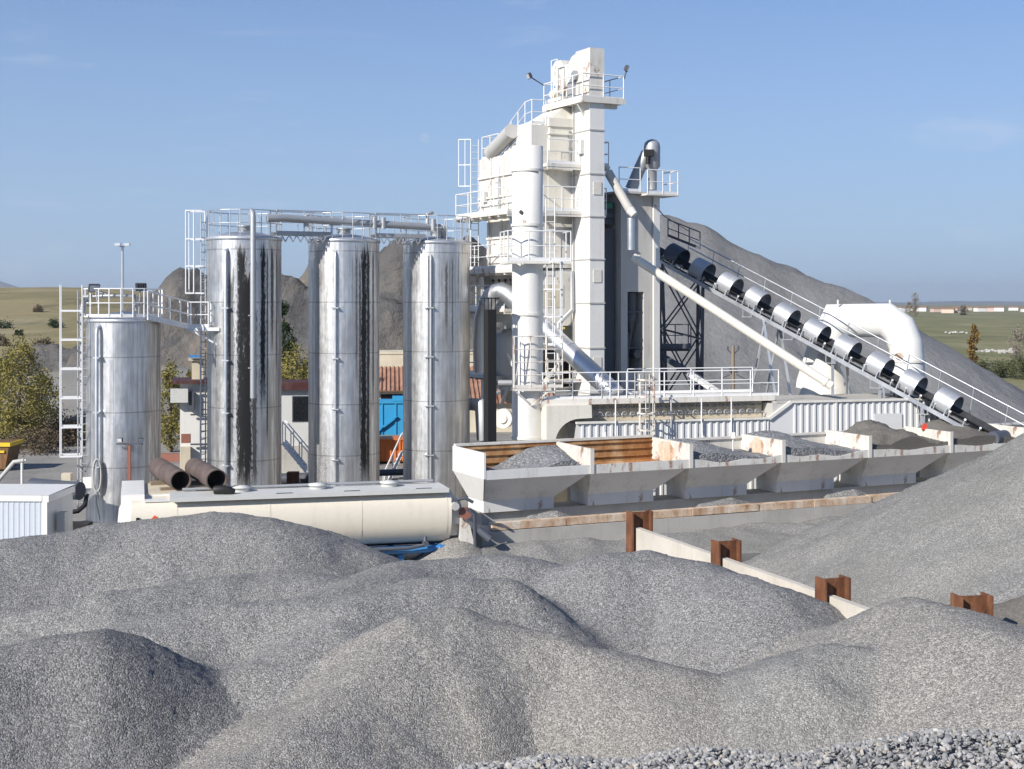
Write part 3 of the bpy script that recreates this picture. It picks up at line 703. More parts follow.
m.add(vs, [(j*k+i, (j+1)*k+i, (j+1)*k+(i+1) % k, j*k+(i+1) % k) for j in range(3) for i in range(k)], True); m.build('end_dome', M['whitec'], t)
m = MB(); ft.box(m, 0, TL-.1, -.26, 1.3, 2.50, 2.585); ft.box(m, -.02, TL-.1, -.30, -.262, 2.46, 2.60); m.build('top_deck', M['cabin'], t)
m = MB(); ft.box(m, -.75, 1.3, 1.3, 4.1, 2.2, 2.50); ft.box(m, -1.45, -.75, .6, 4.1, 1.0, 2.62); ft.box(m, -.75, .0, -.05, .3, 2.452, 2.50); m.build('rear_housing', M['whitec'], t)
m = MB(); ft.box(m, -.7, 1.3, 1.35, 4.0, 2.503, 2.53); m.build('sandy_top', M['plaster'], t)
for a in (3.2, 5.3, 7.6): m = MB(); ft.box(m, a, a+.5, -.2, -.12, 2.587, 2.61); m.build('top_clip', M['dark'], t)
m = MB(); q = ft.p(1.35,.25,2.72); m.pipe([q, q+V((.3,-.05,.02)), q+V((.55,.1,-.1))], .14, 10); m.build('pump', M['black'], t)
m = MB(); q = ft.p(-.45,-.235,1.84)
m.prism([q+ft.d*.24, q+V((0,0,.24)), q-ft.d*.24, q-V((0,0,.24))], ft.n*-.015); m.build('hazard_placard', M['placard'], t)
m = MB(); q = ft.p(-1.2,-.22,1.95); ft.box(m, -1.0, -.9, -.25, -.21, 1.93, 2.02); m.build('latch', M['black'], t)
m = MB()
for b in (.35, 2.0): ft.box(m, 0, TL+.1, b, b+.18, .45, .70)
for a in (5.6, 7.1, 8.5): ft.box(m, a, a+.16, .1, 2.3, .05, .45)
m.tube(ft.p(4.0,.1,.62), ft.p(TL,.1,.62), .12, 12); ft.box(m, 8.4, 8.75, -.1, .3, .0, .75); m.build('blue_frame', M['blue'], t)
m = MB(); ft.box(m, 6.3, 7.3, .55, 1.6, .0, .44); ft.box(m, 5.0, 6.1, .3, 1.2, .0, .40); m.build('pump_box', M['dark'], t)
for a in (.15, 2.95, 5.8, 8.55):
    m = MB(); P0 = [ft.p(a, .0+(b-1.15)*1.006+1.15, 1.6+(z-1.6)*1.008) for b, z in prof[:8]]; P1 = [p+ft.d*.07 for p in P0]
    m.add(P0+P1, [(i, i+1, 9-1+i, 8-1+i) if False else (i, i+1, 8+i+1, 8+i) for i in range(7)], True); m.build('weld_band', M['tankcream'], t)
for a in (2.2, 4.6, 6.9):
    m = MB(); m.lathe(ft.p(a,.75,2.59), [(.27,0),(.27,.10),(.31,.10),(.31,.15),(.02,.19)], 20); m.build('manhole', M['cabin'], t)
m = MB(); m.pipe([ft.p(.4,1.1,2.66), ft.p(3.2,1.15,2.66), ft.p(5.6,1.1,2.68), ft.p(8.4,1.1,2.68)], .045, 8); m.build('top_pipe', M['galvd'], t)
m = MB(); m.pipe([ft.p(7.9,-.12,1.05), ft.p(7.9,-.2,.8), ft.p(7.3,-.2,.72), ft.p(6.0,-.15,.72)], .06, 8); m.tube(ft.p(7.9,-.28,.85), ft.p(7.9,-.1,.85), .09, 12); m.build('valve_pipe', M['dark'], t)
# machine head at the tank's right end
t = thing('burner_unit', 'small white angular burner unit at the right end of the cream tank', 'burner', ft.p(TL+.55, .6))
m = MB(); f = ft
for (x0, x1, b0, b1, z0, z1) in ((.05,.55,.2,1.4,1.0,2.35),(.3,.8,-.1,.7,.2,1.6),(.0,.35,.0,.9,1.4,2.5)):
    m.hexa([f.p(TL+x0,b0,z0), f.p(TL+x1+.1,b0,z0), f.p(TL+x1+.1,b1,z0), f.p(TL+x0,b1,z0), f.p(TL+x0,b0,z1), f.p(TL+x1-.18,b0,z1-.25), f.p(TL+x1-.18,b1,z1-.25), f.p(TL+x0,b1,z1)])
m.build('casing', M['dirtywhite'], t)
m = MB(); m.pipe([f.p(TL+.5,-.1,1.9), f.p(TL+.75,-.15,1.7), f.p(TL+.8,-.15,.4)], .06, 8); m.pipe([f.p(TL+.2,-.1,2.2), f.p(TL+.45,-.2,2.25), f.p(TL+.7,-.2,2.1)], .05, 8); m.pipe([f.p(TL+.9,-.1,1.2), f.p(TL+1.25,-.3,.9)], .13, 10); m.build('pipework', M['dark'], t)
m = MB(); m.tube(f.p(TL+.48,-.14,1.75), f.p(TL+.48,-.02,1.75), .2, 14); m.build('flange', M['redbrown'], t)
m = MB(); m.tube(f.p(TL+.1,-.1,2.0), f.p(TL+.1,-.3,2.0), .13, 12); m.build('motor', M['grey'], t)
# two rusty pipes lying behind it
for (q0, q1, lb) in ((W(163,470,46.2), W(181,481,44.0), 'rusty steel pipe section lying behind the tank end, left of the pair'), (W(199,470,45.6), W(217,480,43.5), 'rusty steel pipe section beside the stained silo foot, right of the pair')):
    m = MB(); d_ = (q1-q0); q0 = q0-d_*.25; r_ = .33
    d_ = (q1-q0).normalized(); rr = [(q0, r_), (q1, r_), (q1, r_-.035), (q0, r_-.035)]
    m.pipe([q0, q1], r_, 28, caps=False); m.pipe([q1, q0], r_-.03, 28, caps=False); u = d_.cross(V((0,0,1))).normalized(); w_ = u.cross(d_)
    for e_ in (q0, q1):
        vs = [e_+(u*math.cos(2*math.pi*j/28)+w_*math.sin(2*math.pi*j/28))*k for k in (r_, r_-.03) for j in range(28)]
        m.add(vs, [(j, (j+1) % 28, 28+(j+1) % 28, 28+j) for j in range(28)])
    tt = thing('pipe_section', lb, 'pipe', (q0+q1)/2, 'pair of rusty pipe sections'); m.build('tube', M['rustpipe'], tt)
    for k in (.3, .75): m = MB(); m.box(q1.lerp(q0,k)-V((0,0,r_+.06)), (.9,.2,.12), u, d_); m.build('timber_chock', M['wood'], tt)

# ================================================================== feed hoppers
fb = Fr(G(485, 46.5), R(25.1)); L = 4.0; DB = 2.6; PL = 1.30
GH = 'row of white feed hoppers in front of the plant'
labs = ['first feed hopper, nearest the cream tank, with a wedge of blue-grey gravel', 'empty feed hopper with rust-orange inner walls, second from the cream tank',
 'third feed hopper from the cream tank, gravel with rust on its right divider', 'fourth feed hopper from the cream tank, filled level with pale gravel',
 'fifth feed hopper from the cream tank, holding the dark crumbly sand', 'sixth feed hopper, under the conveyor foot, holding a low sand mound', 'last feed hopper, mostly hidden behind the tall chippings pile at the right']
for i in range(7):
    f = Fr(fb.p(i*L, 0, 0), R(25.1)); t = thing('feed_hopper', labs[i], 'hopper', f.p(L/2, DB/2, PL), GH)
    e = .012
    def ring(a0, a1, b0, b1, z): return [f.p(a0,b0,z), f.p(a1,b0,z), f.p(a1,b1,z), f.p(a0,b1,z)]
    m = MB()   # trough: outer skin with inner skin
    sag = .0 if i < 2 else (.15 if i < 4 else .08)
    top = ring(e, L-e, 0, DB, 2.68); mid = ring(.30, L-1.05, .78, DB-.5, 1.80); bot = ring(.30, L-1.05, .78, DB-.5, PL+.1)
    itop = ring(e+.03, L-e-.03, .03, DB-.03, 2.68); ibot = ring(.4, L-1.15, .95, DB-.55, 1.95)
    m.add(top+mid+bot, [(j, (j+1) % 4, 4+(j+1) % 4, 4+j)[::-1] for j in range(4)] + [(4+j, 4+(j+1) % 4, 8+(j+1) % 4, 8+j)[::-1] for j in range(4)])
    m.build('trough', M['hopper'], t)
    m = MB(); m.add(itop+ibot, [(j, (j+1) % 4, 4+(j+1) % 4, 4+j) for j in range(4)]+[(4,5,6,7)]); m.build('trough_lining', M['rustbin'], t)
    m = MB(); n_ = 12   # lip plate, dented on the used bins
    for k in range(n_):
        x0, x1 = e+(L-2*e)*k/n_, e+(L-2*e)*(k+1)/n_
        z0 = 2.93 - sag*math.sin(math.pi*k/n_)*(1+.4*math.sin(i*2+k)); z1 = 2.93 - sag*math.sin(math.pi*(k+1)/n_)*(1+.4*math.sin(i*2+k+1))
        m.hexa([f.p(x0,-.04,2.62), f.p(x1,-.04,2.62), f.p(x1,.03,2.62), f.p(x0,.03,2.62), f.p(x0,-.04,z0), f.p(x1,-.04,z1), f.p(x1,.03,z1), f.p(x0,.03,z0)])
    m.build('lip', M['liprust'] if i >= 1 else M['hopper'], t)
    m = MB(); f.box(m, e, L-e, DB, DB+.05, 2.6, 3.55 if i < 2 else 3.35); f.box(m, e, L-e, DB-.07, DB+.12, 3.50 if i < 2 else 3.30, 3.58 if i < 2 else 3.38)
    m.build('back_wall', M['dirtywhite'], t)
    if i < 2:
        m = MB(); f.box(m, e+.05, L-e-.05, DB-.03, DB-.004, 2.55, 3.48)
        for zz in (2.85, 3.12, 3.36): f.box(m, e+.05, L-e-.05, DB-.09, DB-.031, zz, zz+.035)
        m.build('rusted_lining', M['rustbin'], t)
    m = MB()
    if i == 0:   # end plate with a bevel under it
        f.box(m, -.06, e, -.05, DB+.05, 2.65, 3.52); m.add([f.p(-.06,-.05,2.65), f.p(-.06,DB,2.65), f.p(.28,DB-.5,1.81), f.p(.28,.78,1.81)], [(0,1,2,3)])
        m.build('end_plate', M['whitec'], t); m = MB()
    zt = 3.50 if i < 2 else 3.46
    # divider at the right-hand side
    m.prism([f.p(L-.045,-.06,2.70), f.p(L-.045,DB,2.70), f.p(L-.045,DB,zt), f.p(L-.045,-.06,zt-.02)], f.d*.09)
    f.box(m, L-.075, L+.075, -.085, -.061, 2.62, zt)
    m.build('divider', M['dirtywhite'], t)
    if i in (1, 2):
        m = MB(); rs_ = random.Random(i); pts = []
        for k in range(22):
            an = 2*math.pi*k/22; rr = (.46 if i == 1 else .36)*(1+.12*rs_.uniform(-1,1)); pts.append(f.p(L-.047, 1.55+rr*1.25*math.cos(an), 3.05+min(.38, rr*math.sin(an))))
        m.prism(pts, f.d*-.004); m.build('rust_patch', M['rustwhite'], t)
    # heap inside
    def heap(lb, mat, fz, nm='gravel_heap', ct='gravel heap'):
        m = MB(); N1, N2 = 46, 30; vs = []
        for jb in range(N2+1):
            for ja in range(N1+1):
                a, b = .08+(L-.16)*ja/N1, .05+(DB-.16)*jb/N2; z = max(2.71, fz(a/L, b/DB) + .05*fr3(a+i*9, b, 1.4, 3, 4)); vs.append(f.p(a, b, z))
        m.add(vs, [(jb*(N1+1)+ja, jb*(N1+1)+ja+1, (jb+1)*(N1+1)+ja+1, (jb+1)*(N1+1)+ja) for jb in range(N2) for ja in range(N1)], True)
        n0 = len(vs); ring_ = [ja for ja in range(N1+1)] + [jb*(N1+1)+N1 for jb in range(1, N2+1)] + [N2*(N1+1)+ja for ja in range(N1-1, -1, -1)] + [jb*(N1+1) for jb in range(N2-1, 0, -1)]
        low = [V(vs[k])*1 for k in ring_]; low = [V((p.x, p.y, 2.66)) for p in low]; kk = len(ring_)
        m.v += [tuple(p) for p in low]; m.f += [(ring_[k], ring_[(k+1) % kk], n0+(k+1) % kk, n0+k)[::-1] for k in range(kk)]; m.sm += [False]*kk
        return solo(m, nm, mat, lb, ct, f.p(L/2, DB/2, 2.7), 'heaps inside the feed hoppers')
    if i == 0: heap('wedge of blue-grey gravel against the divider in the first hopper by the cream tank', M['gr_bin'], lambda a, b: 2.45+.95*sst(.05,.85,a)-.5*sst(.82,1,a)*(1-b)-.25*(1-b))
    if i == 2: heap('blue-grey gravel heap in the hopper between the rust-stained dividers', M['gr_bin'], lambda a, b: 2.85+.52*math.exp(-((a-.30)/.38)**2)*(.5+.5*b)-.10*a+.10*b)
    if i == 3: heap('broad pale gravel heap in the hopper just left of the dark sand', M['gr_bin'], lambda a, b: 2.84+.66*math.exp(-((a-.25)/.45)**2)*(.45+.55*b)-.05*a+.1*b)
    if i == 4: heap('dark crumbly sand heap with a hollow top in the fifth hopper', M['sand'], lambda a, b: 2.88+1.0*math.exp(-((a-.52)/.40)**2)*(.35+.65*b)-.22*math.exp(-((a-.62)/.13)**2-((b-.75)/.3)**2)+.16*fr3(a*3, b*3, 1.5, 6, 4), 'sand_heap', 'sand heap')
    if i == 5: heap('low brownish sand mound under the foot of the conveyor', M['sand'], lambda a, b: 2.9+.80*math.exp(-((a-.45)/.45)**2)*(.4+.6*b), 'sand_heap', 'sand heap')
    if i == 6: heap('sand in the last hopper, nearly out of sight behind the tall chippings pile', M['sand'], lambda a, b: 2.8+.3*math.exp(-((a-.4)/.5)**2), 'sand_heap', 'sand heap')
# plinth, rusty beam and spilled stone
m = MB(); f = fb; f.box(m, -.35, 7*L, -.55, DB+1.2, -.1, PL-.32); f.box(m, .3, 7*L, .95, DB-.5, PL-.318, PL+.09)
solo(m, 'hopper_plinth', M['concd'], 'low dusty concrete wall carrying the row of white hoppers', 'concrete wall', f.p(14, .5))
m = MB(); rs_ = random.Random(5); x = .05
while x < 7*L:
    l_ = rs_.uniform(1.6, 3.4); z0 = PL-.30+rs_.uniform(-.012,.012); b0 = -.52+rs_.uniform(-.04,.03); f.box(m, x, min(x+l_, 7*L), b0, b0+.32, z0, z0+.24); x += l_+.02
solo(m, 'steel_beam', M['rustwhite'], 'rust-streaked steel beam lying along the foot of the white hoppers', 'steel beam', f.p(14, .1, PL-.2))
for (a, ln, h_, lb) in ((2.6, 1.6, .40, 'dark spilled stone on the rusty beam under the first hopper'), (9.6, 2.2, .30, 'spilled dark stone on the rusty beam under the third hopper'), (15.0, 1.8, .40, 'spilled dark stone on the beam below the fourth hopper')):
    c_ = f.p(a, -.0, 0)
    pile([V((*(f.p(a-ln*.5,.05)).xy, PL+.02)), V((*(f.p(a+ln*.1,.02)).xy, PL+.16)), V((*(f.p(a+ln*.4,.05)).xy, PL-.02))], 1.35, .08, .06, M['gr_mid'], lb, 'stone_spill', 'stone spill', 'stone spills at the hopper foot', nz=.03, nsc=2, cut=.97)
pile([f.p(-.5,-.95,.62), f.p(3,-.95,.50), f.p(9,-.9,.58), f.p(16,-.95,.6), f.p(24,-.9,.6)], .42, .5, .2, M['gr_pale'], 'thin grey grit banked along the low concrete wall under the hoppers', 'grit_bank', 'grit bank', nz=.22, nsc=.5)
pile([f.p(-1.3,-.6,.95)], .75, .4, .12, M['gr_warm'], 'small steep stone heap at the corner between burner unit and first hopper', 'stone_heap', 'stone heap', nz=.05, nsc=1)

# ================================================================== storage bay wall with steel posts
pw = [G(635, 37.2), G(721, 32.8), G(827, 28.6), G(965, 24.4)]; pw.append(pw[3]+(pw[3]-pw[2])*.95)
ptop = [2.98, 2.95, 2.90, 3.42]
for i in range(4):
    d_ = (pw[i+1]-pw[i]).normalized(); nn = V((-d_.y, d_.x, 0))   # nn points to the right of the wall
    if nn.x < 0: nn = -nn
    a = pw[i]+d_*.0; b = pw[i+1]-d_*.0; zt0 = 2.62-.06*i*0; m = MB()
    za, zb = (2.55, 2.55) if i < 3 else (2.8, 2.6)
    m.hexa([a-nn*.06+V((0,0,-.1)), b-nn*.06+V((0,0,-.1)), b+nn*.10+V((0,0,-.1)), a+nn*.10+V((0,0,-.1)), a-nn*.06+V((0,0,za)), b-nn*.06+V((0,0,zb)), b+nn*.10+V((0,0,zb)), a+nn*.10+V((0,0,za))])
    solo(m, 'wall_panel', M['conc'], ['pale concrete panel, farthest of the bay wall, below the empty hopper', 'pale concrete bay wall panel between the second and third rusty posts from the hoppers', 'pale concrete bay wall panel running down into the right-hand gravel mound', 'bay wall panel past the nearest rusty post, almost buried in gravel'][i], 'wall panel', (a+b)/2, 'panels of the storage bay wall')
def ibeam(t, base, z1, th, bw=.60, fl=.40, tk=.04):
    f = Fr(base, th); m = MB()
    f.box(m, -bw/2, -bw/2+tk, -fl/2, fl/2, -.2, z1); f.box(m, bw/2-tk, bw/2, -fl/2, fl/2, -.2, z1); m.build('flange', M['rust'], t)
    m = MB(); f.box(m, -bw/2+tk+.002, bw/2-tk-.002, -.02, .02, -.2, z1-.02); m.build('web', M['rust'], t)
wlab = ['rusty steel I-beam post at the far end of the bay wall, nearest the hoppers', 'rusty steel I-beam post, second along the bay wall from the hoppers', 'rusty steel I-beam post third from the hoppers, where the wall dips under gravel', 'nearest rusty steel post, almost buried, at the right-hand mound']
for i in range(4):
    th = math.atan2(pw[i+1].y-pw[i].y, pw[i+1].x-pw[i].x)+R(90) - R(10*(i == 3)); c_ = pw[i]+V((.12,0,0)); t = thing('steel_post', wlab[i], 'steel post', c_, 'rusty posts of the bay wall'); ibeam(t, c_, ptop[i], th)
pile([pw[1]+V((.7,.4,.9)), pw[2]+V((.6,.3,1.7)), pw[3]+V((.6,.6,2.3)), pw[4]+V((1.0,0,2.4))], .85, .3, .2, M['gr_warm'], 'crushed stone banked against the right face of the bay wall', 'stone_bank', 'stone bank', nz=.1, nsc=.8)
# ================================================================== mixing tower
tf = Fr(G(531, 61), TH)
t = thing('mixing_tower', 'tall white mixing tower with stacked decks, behind the round chimney', 'tower', tf.p(1.7, 2.6))
m = MB(); tf.box(m, 0, 3.4, 0, 5.2, 12.56, 15.2)
for b in (1.3, 2.6, 3.9): tf.box(m, -.06, 0, b-.05, b+.05, 12.56, 15.2)
for z in (13.35, 14.3): tf.box(m, -.09, -.062, 0, 5.2, z-.05, z+.05)
m.build('hot_bin', M['dirtywhite'], t)
m = MB(); tf.box(m, -.045, -.012, 3.05, 3.5, 14.0, 14.75); tf.box(m, -.045, -.012, 1.6, 2.4, 12.7, 13.3); m.build('access_hatch', M['cream'], t)
m = MB(); m.prism([tf.p(.05, .05, 15.2), tf.p(.05, 2.9, 15.2), tf.p(.05, 2.0, 15.55), tf.p(.05, .7, 16.25), tf.p(.05, .05, 16.3)], tf.d*.85); m.build('sloped_cover', M['dirtywhite'], t)
m = MB(); tf.box(m, .9, 3.0, -.05, 2.8, 15.2, 16.25); tf.box(m, .84, 3.06, -.11, 2.86, 15.9, 15.97); tf.box(m, .84, 3.06, -.11, 2.86, 16.25, 16.62); tf.box(m, .84, 1.5, -.02, .04, 12.56, 15.2)
m.build('screen_housing', M['cream'], t)
m = MB(); tf.box(m, 1.85, 1.95, -.10, -.055, 14.7, 16.1); tf.box(m, 1.8, 2.0, -.12, -.102, 15.3, 15.36); tf.box(m, 1.8, 2.0, -.12, -.102, 15.7, 15.76); m.build('cable_tray', M['galvd'], t)
m = MB(); m.hexa([tf.p(.95,-.02,16.62), tf.p(2.9,-.02,16.62), tf.p(2.9,2.4,16.62), tf.p(.95,2.4,16.62), tf.p(1.75,.2,17.18), tf.p(2.8,.2,17.18), tf.p(2.8,1.9,17.18), tf.p(1.75,1.9,17.18)])
m.build('feed_chute', M['cream'], t)
# inclined drum motor on the roof
m = MB(); q0 = W(492,152,64.6); q1 = W(512,131,62.3); m.tube(q0, q1, .34, 20); m.tube(q0-(q1-q0)*.04, q0, .36, 20); m.build('vibrator_drum', M['grey'], t)
m = MB(); o_ = V((.25,.1,-.5)); m.beam(q0+o_, q1+o_, .25, .14); m.beam(q0+o_*1.2+V((0,0,-.1)), q1+o_*1.2+V((.3,0,-.2)), .1); m.tube(q0+V((.3,0,-.7)), q0+V((.75,0,.0)), .15, 10); m.build('vibrator_base', M['galvd'], t)
# decks (each with its rail)
def deck(nm, a0, a1, b0, b1, z, rails, mat='dirtywhite', rm='railw', th_=.14, h=1.05):
    m = MB(); tf.box(m, a0, a1, b0, b1, z-th_, z); 
    for k in range(int((b1-b0)/.9)+1): tf.box(m, a0+.02, a1-.02, b0+.02+k*.9, b0+.10+k*.9, z-th_-.10, z-th_-.001)
    d_ = m.build('deck', M[mat], t)
    m = MB()
    for rr in rails: railing(m, [tf.p(a, b, z) for a, b in rr], h, 1.2, .026)
    m.build('deck_rail', M[rm], d_)
deck('a', -1.0, -.10, .3, 5.8, 12.52, [[(-.15,5.75),(-.95,5.75),(-.95,.4)]])
deck('b', .1, 3.3, -.9, -.06, 12.5, [[(.15,-.02),(.15,-.85),(2.0,-.85)],[(2.8,-.85),(3.3,-.85),(3.3,0)]])
deck('c', .35, 3.5, -.85, -.12, 14.55, [[(.4,-.8),(2.0,-.8)],[(2.75,-.8),(3.45,-.8),(3.45,0)]])
deck('d', -.95, .28, -.2, 5.2, 10.05, [[(-.9,5.15),(-.9,-.15),(.3,-.15)]], th_=.22)
deck('e', -.7, .45, 1.2, 5.4, 8.25, [[(-.1,5.35),(-.65,5.35),(-.65,1.3)]])
deck('f', -.6, .45, 2.6, 5.4, 5.2, [[(-.1,5.35),(-.55,5.35),(-.55,2.7)]], mat='galvd')
m = MB(); railing(m, [tf.p(.1,2.75,15.22), tf.p(.1,2.1,15.62), tf.p(.1,.75,16.3), tf.p(.1,.1,16.34), tf.p(.8,.1,16.34)], 1.05, .8, .026); m.build('roof_rail', M['railw'], t)
m = MB(); railing(m, [tf.p(3.3,5.1,15.2), tf.p(.1,5.1,15.2), tf.p(.1,3.4,15.2)], 1.05, 1.1, .026); m.build('rear_rail', M['railw'], t)
m = MB(); pl = tf.p(-.1,5.5,0); ladder(m, pl+V((0,0,10.1)), pl+V((0,0,16.2)), tf.d, .4, .025, .3)
for zz in (14.0, 15.0, 16.2): m.beam(pl+V((-.2,0,zz)), pl+V((-.75,.1,zz)), .04); m.beam(pl+V((-.75,.1,zz)), pl+V((-.75,.6,zz)), .04)
m.tube(pl+V((-.75,.1,14.0)), pl+V((-.75,.1,16.2)), .024, 6); m.tube(pl+V((-.45,.05,14.0)), pl+V((-.45,.05,16.2)), .024, 6)
m.build('ladder', M['railw'], t)
m = MB(); tf.box(m, .3, 3.2, .3, 5.0, 10.05, 12.36)
for b in (1.2, 2.3, 3.4): tf.box(m, .24, .30, b-.05, b+.05, 10.05, 12.36)
m.build('weigh_section', M['dirtywhite'], t)
m = MB(); tf.box(m, .45, 3.0, .5, 5.0, 7.6, 9.80); m.hexa([tf.p(.9,1.0,6.4), tf.p(2.6,1.0,6.4), tf.p(2.6,3.2,6.4), tf.p(.9,3.2,6.4), tf.p(.5,.6,7.59), tf.p(2.95,.6,7.59), tf.p(2.95,3.6,7.59), tf.p(.5,3.6,7.59)])
m.build('mixer', M['cream'], t)
for k in range(7): m = MB(); q = tf.p(.42, .8+k*.62, 9.55); m.tube(q, q-tf.d*.10, .05, 8); m.beam(q-tf.d*.03, q-tf.d*.03-V((0,0,.3)), .05); m.build('air_cylinder', M['rust'], t)
for (a, b) in ((.25,.15),(3.1,.15),(.25,5.05),(3.1,5.05)):
    m = MB(); tf.box(m, a-.16, a+.16, b-.16, b+.16, 0, 9.82); m.build('leg', M['white'], t)
for (p0, p1) in (((.08,.4,4.6),(.08,4.9,8.0)), ((.08,4.9,1.2),(.08,2.2,5.0)), ((.4,-.02,4.8),(3.0,-.02,7.4)), ((.08,4.9,4.8),(.08,2.8,7.6))):
    m = MB(); m.beam(tf.p(*p0), tf.p(*p1), .10, .14); m.build('brace', M['white'], t)
m = MB(); tf.box(m, .1, 3.2, .0, 5.1, 4.55, 4.75); tf.box(m, .1, 3.2, -.05, .1, 2.6, 2.75); m.build('floor_beam', M['white'], t)
m = MB(); q = tf.p(.6, 3.2, 0); m.lathe(q, [(.05,3.9),(.25,4.0),(.95,5.6),(.95,6.9),(.3,7.3),(.02,7.35)], 24); m.build('hopper_cone', M['grey'], t)
m = MB(); q = W(505,418,60); m.tube(q, q+V((-.1,-.28,0)), .42, 20); m.tube(q+V((-.1,-.28,0)), q+V((-.12,-.36,0)), .2, 12); m.tube(q+V((-.9,.1,-.05)), q+V((-.1,.05,-.05)), .22, 12); m.build('fan_motor', M['cream'], t)
m = MB(); m.pipe([W(470,404,62), W(481,405,61.5), W(483,440,61.5)], .28, 14); m.pipe([W(492,440,60), W(492,395,60), W(500,392,60.2)], .09, 8); m.tube(W(498,383,61), W(512,383,61), .14, 10); m.build('low_pipework', M['galvd'], t)
m = MB(); tf.box(m, .55, 2.9, .9, 4.6, 4.76, 6.3); m.build('mixer_bay_shade', M['void'], t)  # solid black box in place of the shaded recess under the mixer
m = MB()
for z in (5.0, 5.5, 6.0): m.beam(tf.p(.5,-.5,z), tf.p(2.2,-.5,z), .06)
for a in (.55, 1.1, 1.65, 2.1): m.beam(tf.p(a,-.5,4.75), tf.p(a,-.5,6.1), .05)
tf.box(m, .4, 2.2, -.9, -.2, 5.08, 5.18); m.build('loading_platform', M['railr'], t)
m = MB(); tf.box(m, .5, 2.0, -.04, .10, 7.5, 9.9); m.build('front_sheet', M['dirtywhite'], t)
m = MB(); m.beam(tf.p(.4,-.25,7.45), tf.p(1.5,-.3,7.4), .09); m.build('yellow_bar', M['yellow'], t)

# fittings on the left face: conduits, boxes, a dust pipe, stiffeners
for (b0, z0, z1) in ((.35,12.6,15.1),(2.95,12.6,14.2),(4.6,10.1,12.3)):
    m = MB(); m.tube(tf.p(-.10 if z0 > 12 else .22,b0,z0), tf.p(-.10 if z0 > 12 else .22,b0,z1), .035, 6); m.build('conduit', M['galvd'], t)
for (b0, z0, w_, h_) in ((.7,13.0,.5,.6),(4.3,13.2,.35,.45),(1.8,10.9,.6,.5)):
    m = MB(); a_ = -.03 if z0 > 12 else .24; tf.box(m, a_-.14, a_, b0, b0+w_, z0, z0+h_); m.build('junction_box', M['cabin'], t)
m = MB(); m.pipe([tf.p(-.25,.6,10.1), tf.p(-.25,.6,11.5), tf.p(-.22,1.4,12.0), tf.p(-.22,1.4,12.3)], .11, 12); m.build('dust_pipe', M['galv'], t)
for z in (10.7, 11.5): m = MB(); tf.box(m, .23, .298, .35, 4.95, z-.05, z+.05); m.build('stiffener', M['dirtywhite'], t)
m = MB(); m.pipe([tf.p(1.9,-.25,9.9), tf.p(1.9,-.3,8.2), tf.p(1.2,-.3,7.6), tf.p(1.2,-.3,5.2)], .10, 10); m.build('riser_pipe', M['galvd'], t)
for a in (.5, 1.15): m = MB(); tf.box(m, a, a+.45, -.06, -.03, 8.3, 9.3); m.build('access_door', M['plaster'], t)
# ================================================================== bucket elevator
ef = Fr(G(590, 60.5), TH)
t = thing('bucket_elevator', 'tallest white square shaft with a railed head platform, front of the tower', 'elevator', ef.p(.35, .8))
m = MB(); ef.box(m, 0, .72, 0, 1.6, 0, 17.35); m.build('casing', M['whitec'], t)
for z in (4.6, 6.55, 8.5, 10.4, 12.25, 14.1, 16.0): m = MB(); ef.box(m, -.035, .755, -.035, 1.63, z-.03, z+.03); m.build('flange', M['grey'], t)
m = MB(); ef.box(m, .0, .72, -.0, 1.25, 17.35, 19.55); 
pts = [(1.25,17.9),(1.25,19.5),(1.7,19.42),(2.0,19.15),(2.45,19.15),(2.7,19.42),(3.2,19.45),(3.55,19.2),(3.62,18.8),(3.3,18.35),(2.8,18.1),(2.5,17.8),(2.0,17.55),(1.5,17.6)]
m.prism([ef.p(.05,b,z) for b, z in pts], ef.d*.62); m.build('head', M['dirtywhite'], t)
m = MB(); m.prism([ef.p(.0,1.255,17.4), ef.p(.0,1.8,17.4), ef.p(.0,1.8,18.2), ef.p(.0,1.255,18.6)], ef.d*-.12); m.tube(ef.p(-.15,1.2,18.5), ef.p(.0,1.2,18.5), .22, 14); m.build('bearing', M['galvd'], t)
m = MB(); m.tube(ef.p(-.25,2.2,18.0), ef.p(-.25,2.9,17.85), .20, 14); ef.box(m, -.4, .0, 1.9, 3.1, 17.5, 17.66); m.build('drive_motor', M['cream'], t)
m = MB(); ef.box(m, -.45, 1.72, -.12, 3.5, 17.20, 17.34); ef.box(m, -.46, -.452, -.12, 3.5, 17.16, 17.42); ef.box(m, -.45, 1.72, -.135, -.125, 17.16, 17.42); ef.box(m, .8, 1.5, .2, .4, 17.0, 17.198)
m.build('head_deck', M['dirtywhite'], t)
m = MB(); railing(m, [ef.p(1.65,3.4,17.35), ef.p(1.65,-.08,17.35), ef.p(-.40,-.08,17.35), ef.p(-.40,3.45,17.35), ef.p(1.65,3.4,17.35)], 1.05, 1.0, .028)
q = ef.p(-.4,2.2,17.35)
for s_ in (0, .55): m.tube(q+ef.n*s_, q+ef.n*s_+V((0,0,2.0)), .026, 6)
m.tube(q+V((0,0,2.0)), q+ef.n*.55+V((0,0,2.0)), .026, 6); m.build('head_rail', M['railw'], t)
for k in (.4, 2.8): m = MB(); m.beam(ef.p(.36,k+.2,16.2), ef.p(-.4,k,17.18), .08); m.build('deck_bracket', M['white'], t)
for (pa, pb, aim) in ((ef.p(-.4,3.45,18.35), W(529,76,63.2), (-1,-.3,-.45)), (ef.p(1.68,-.08,18.3), W(627,68.5,61.3), (1,-.2,-.4))):
    m = MB(); m.tube(pa, V(pb), .03, 6); m.build('lamp_arm', M['dark'], t); floodlight(pb, aim, parent=t, s=.36)

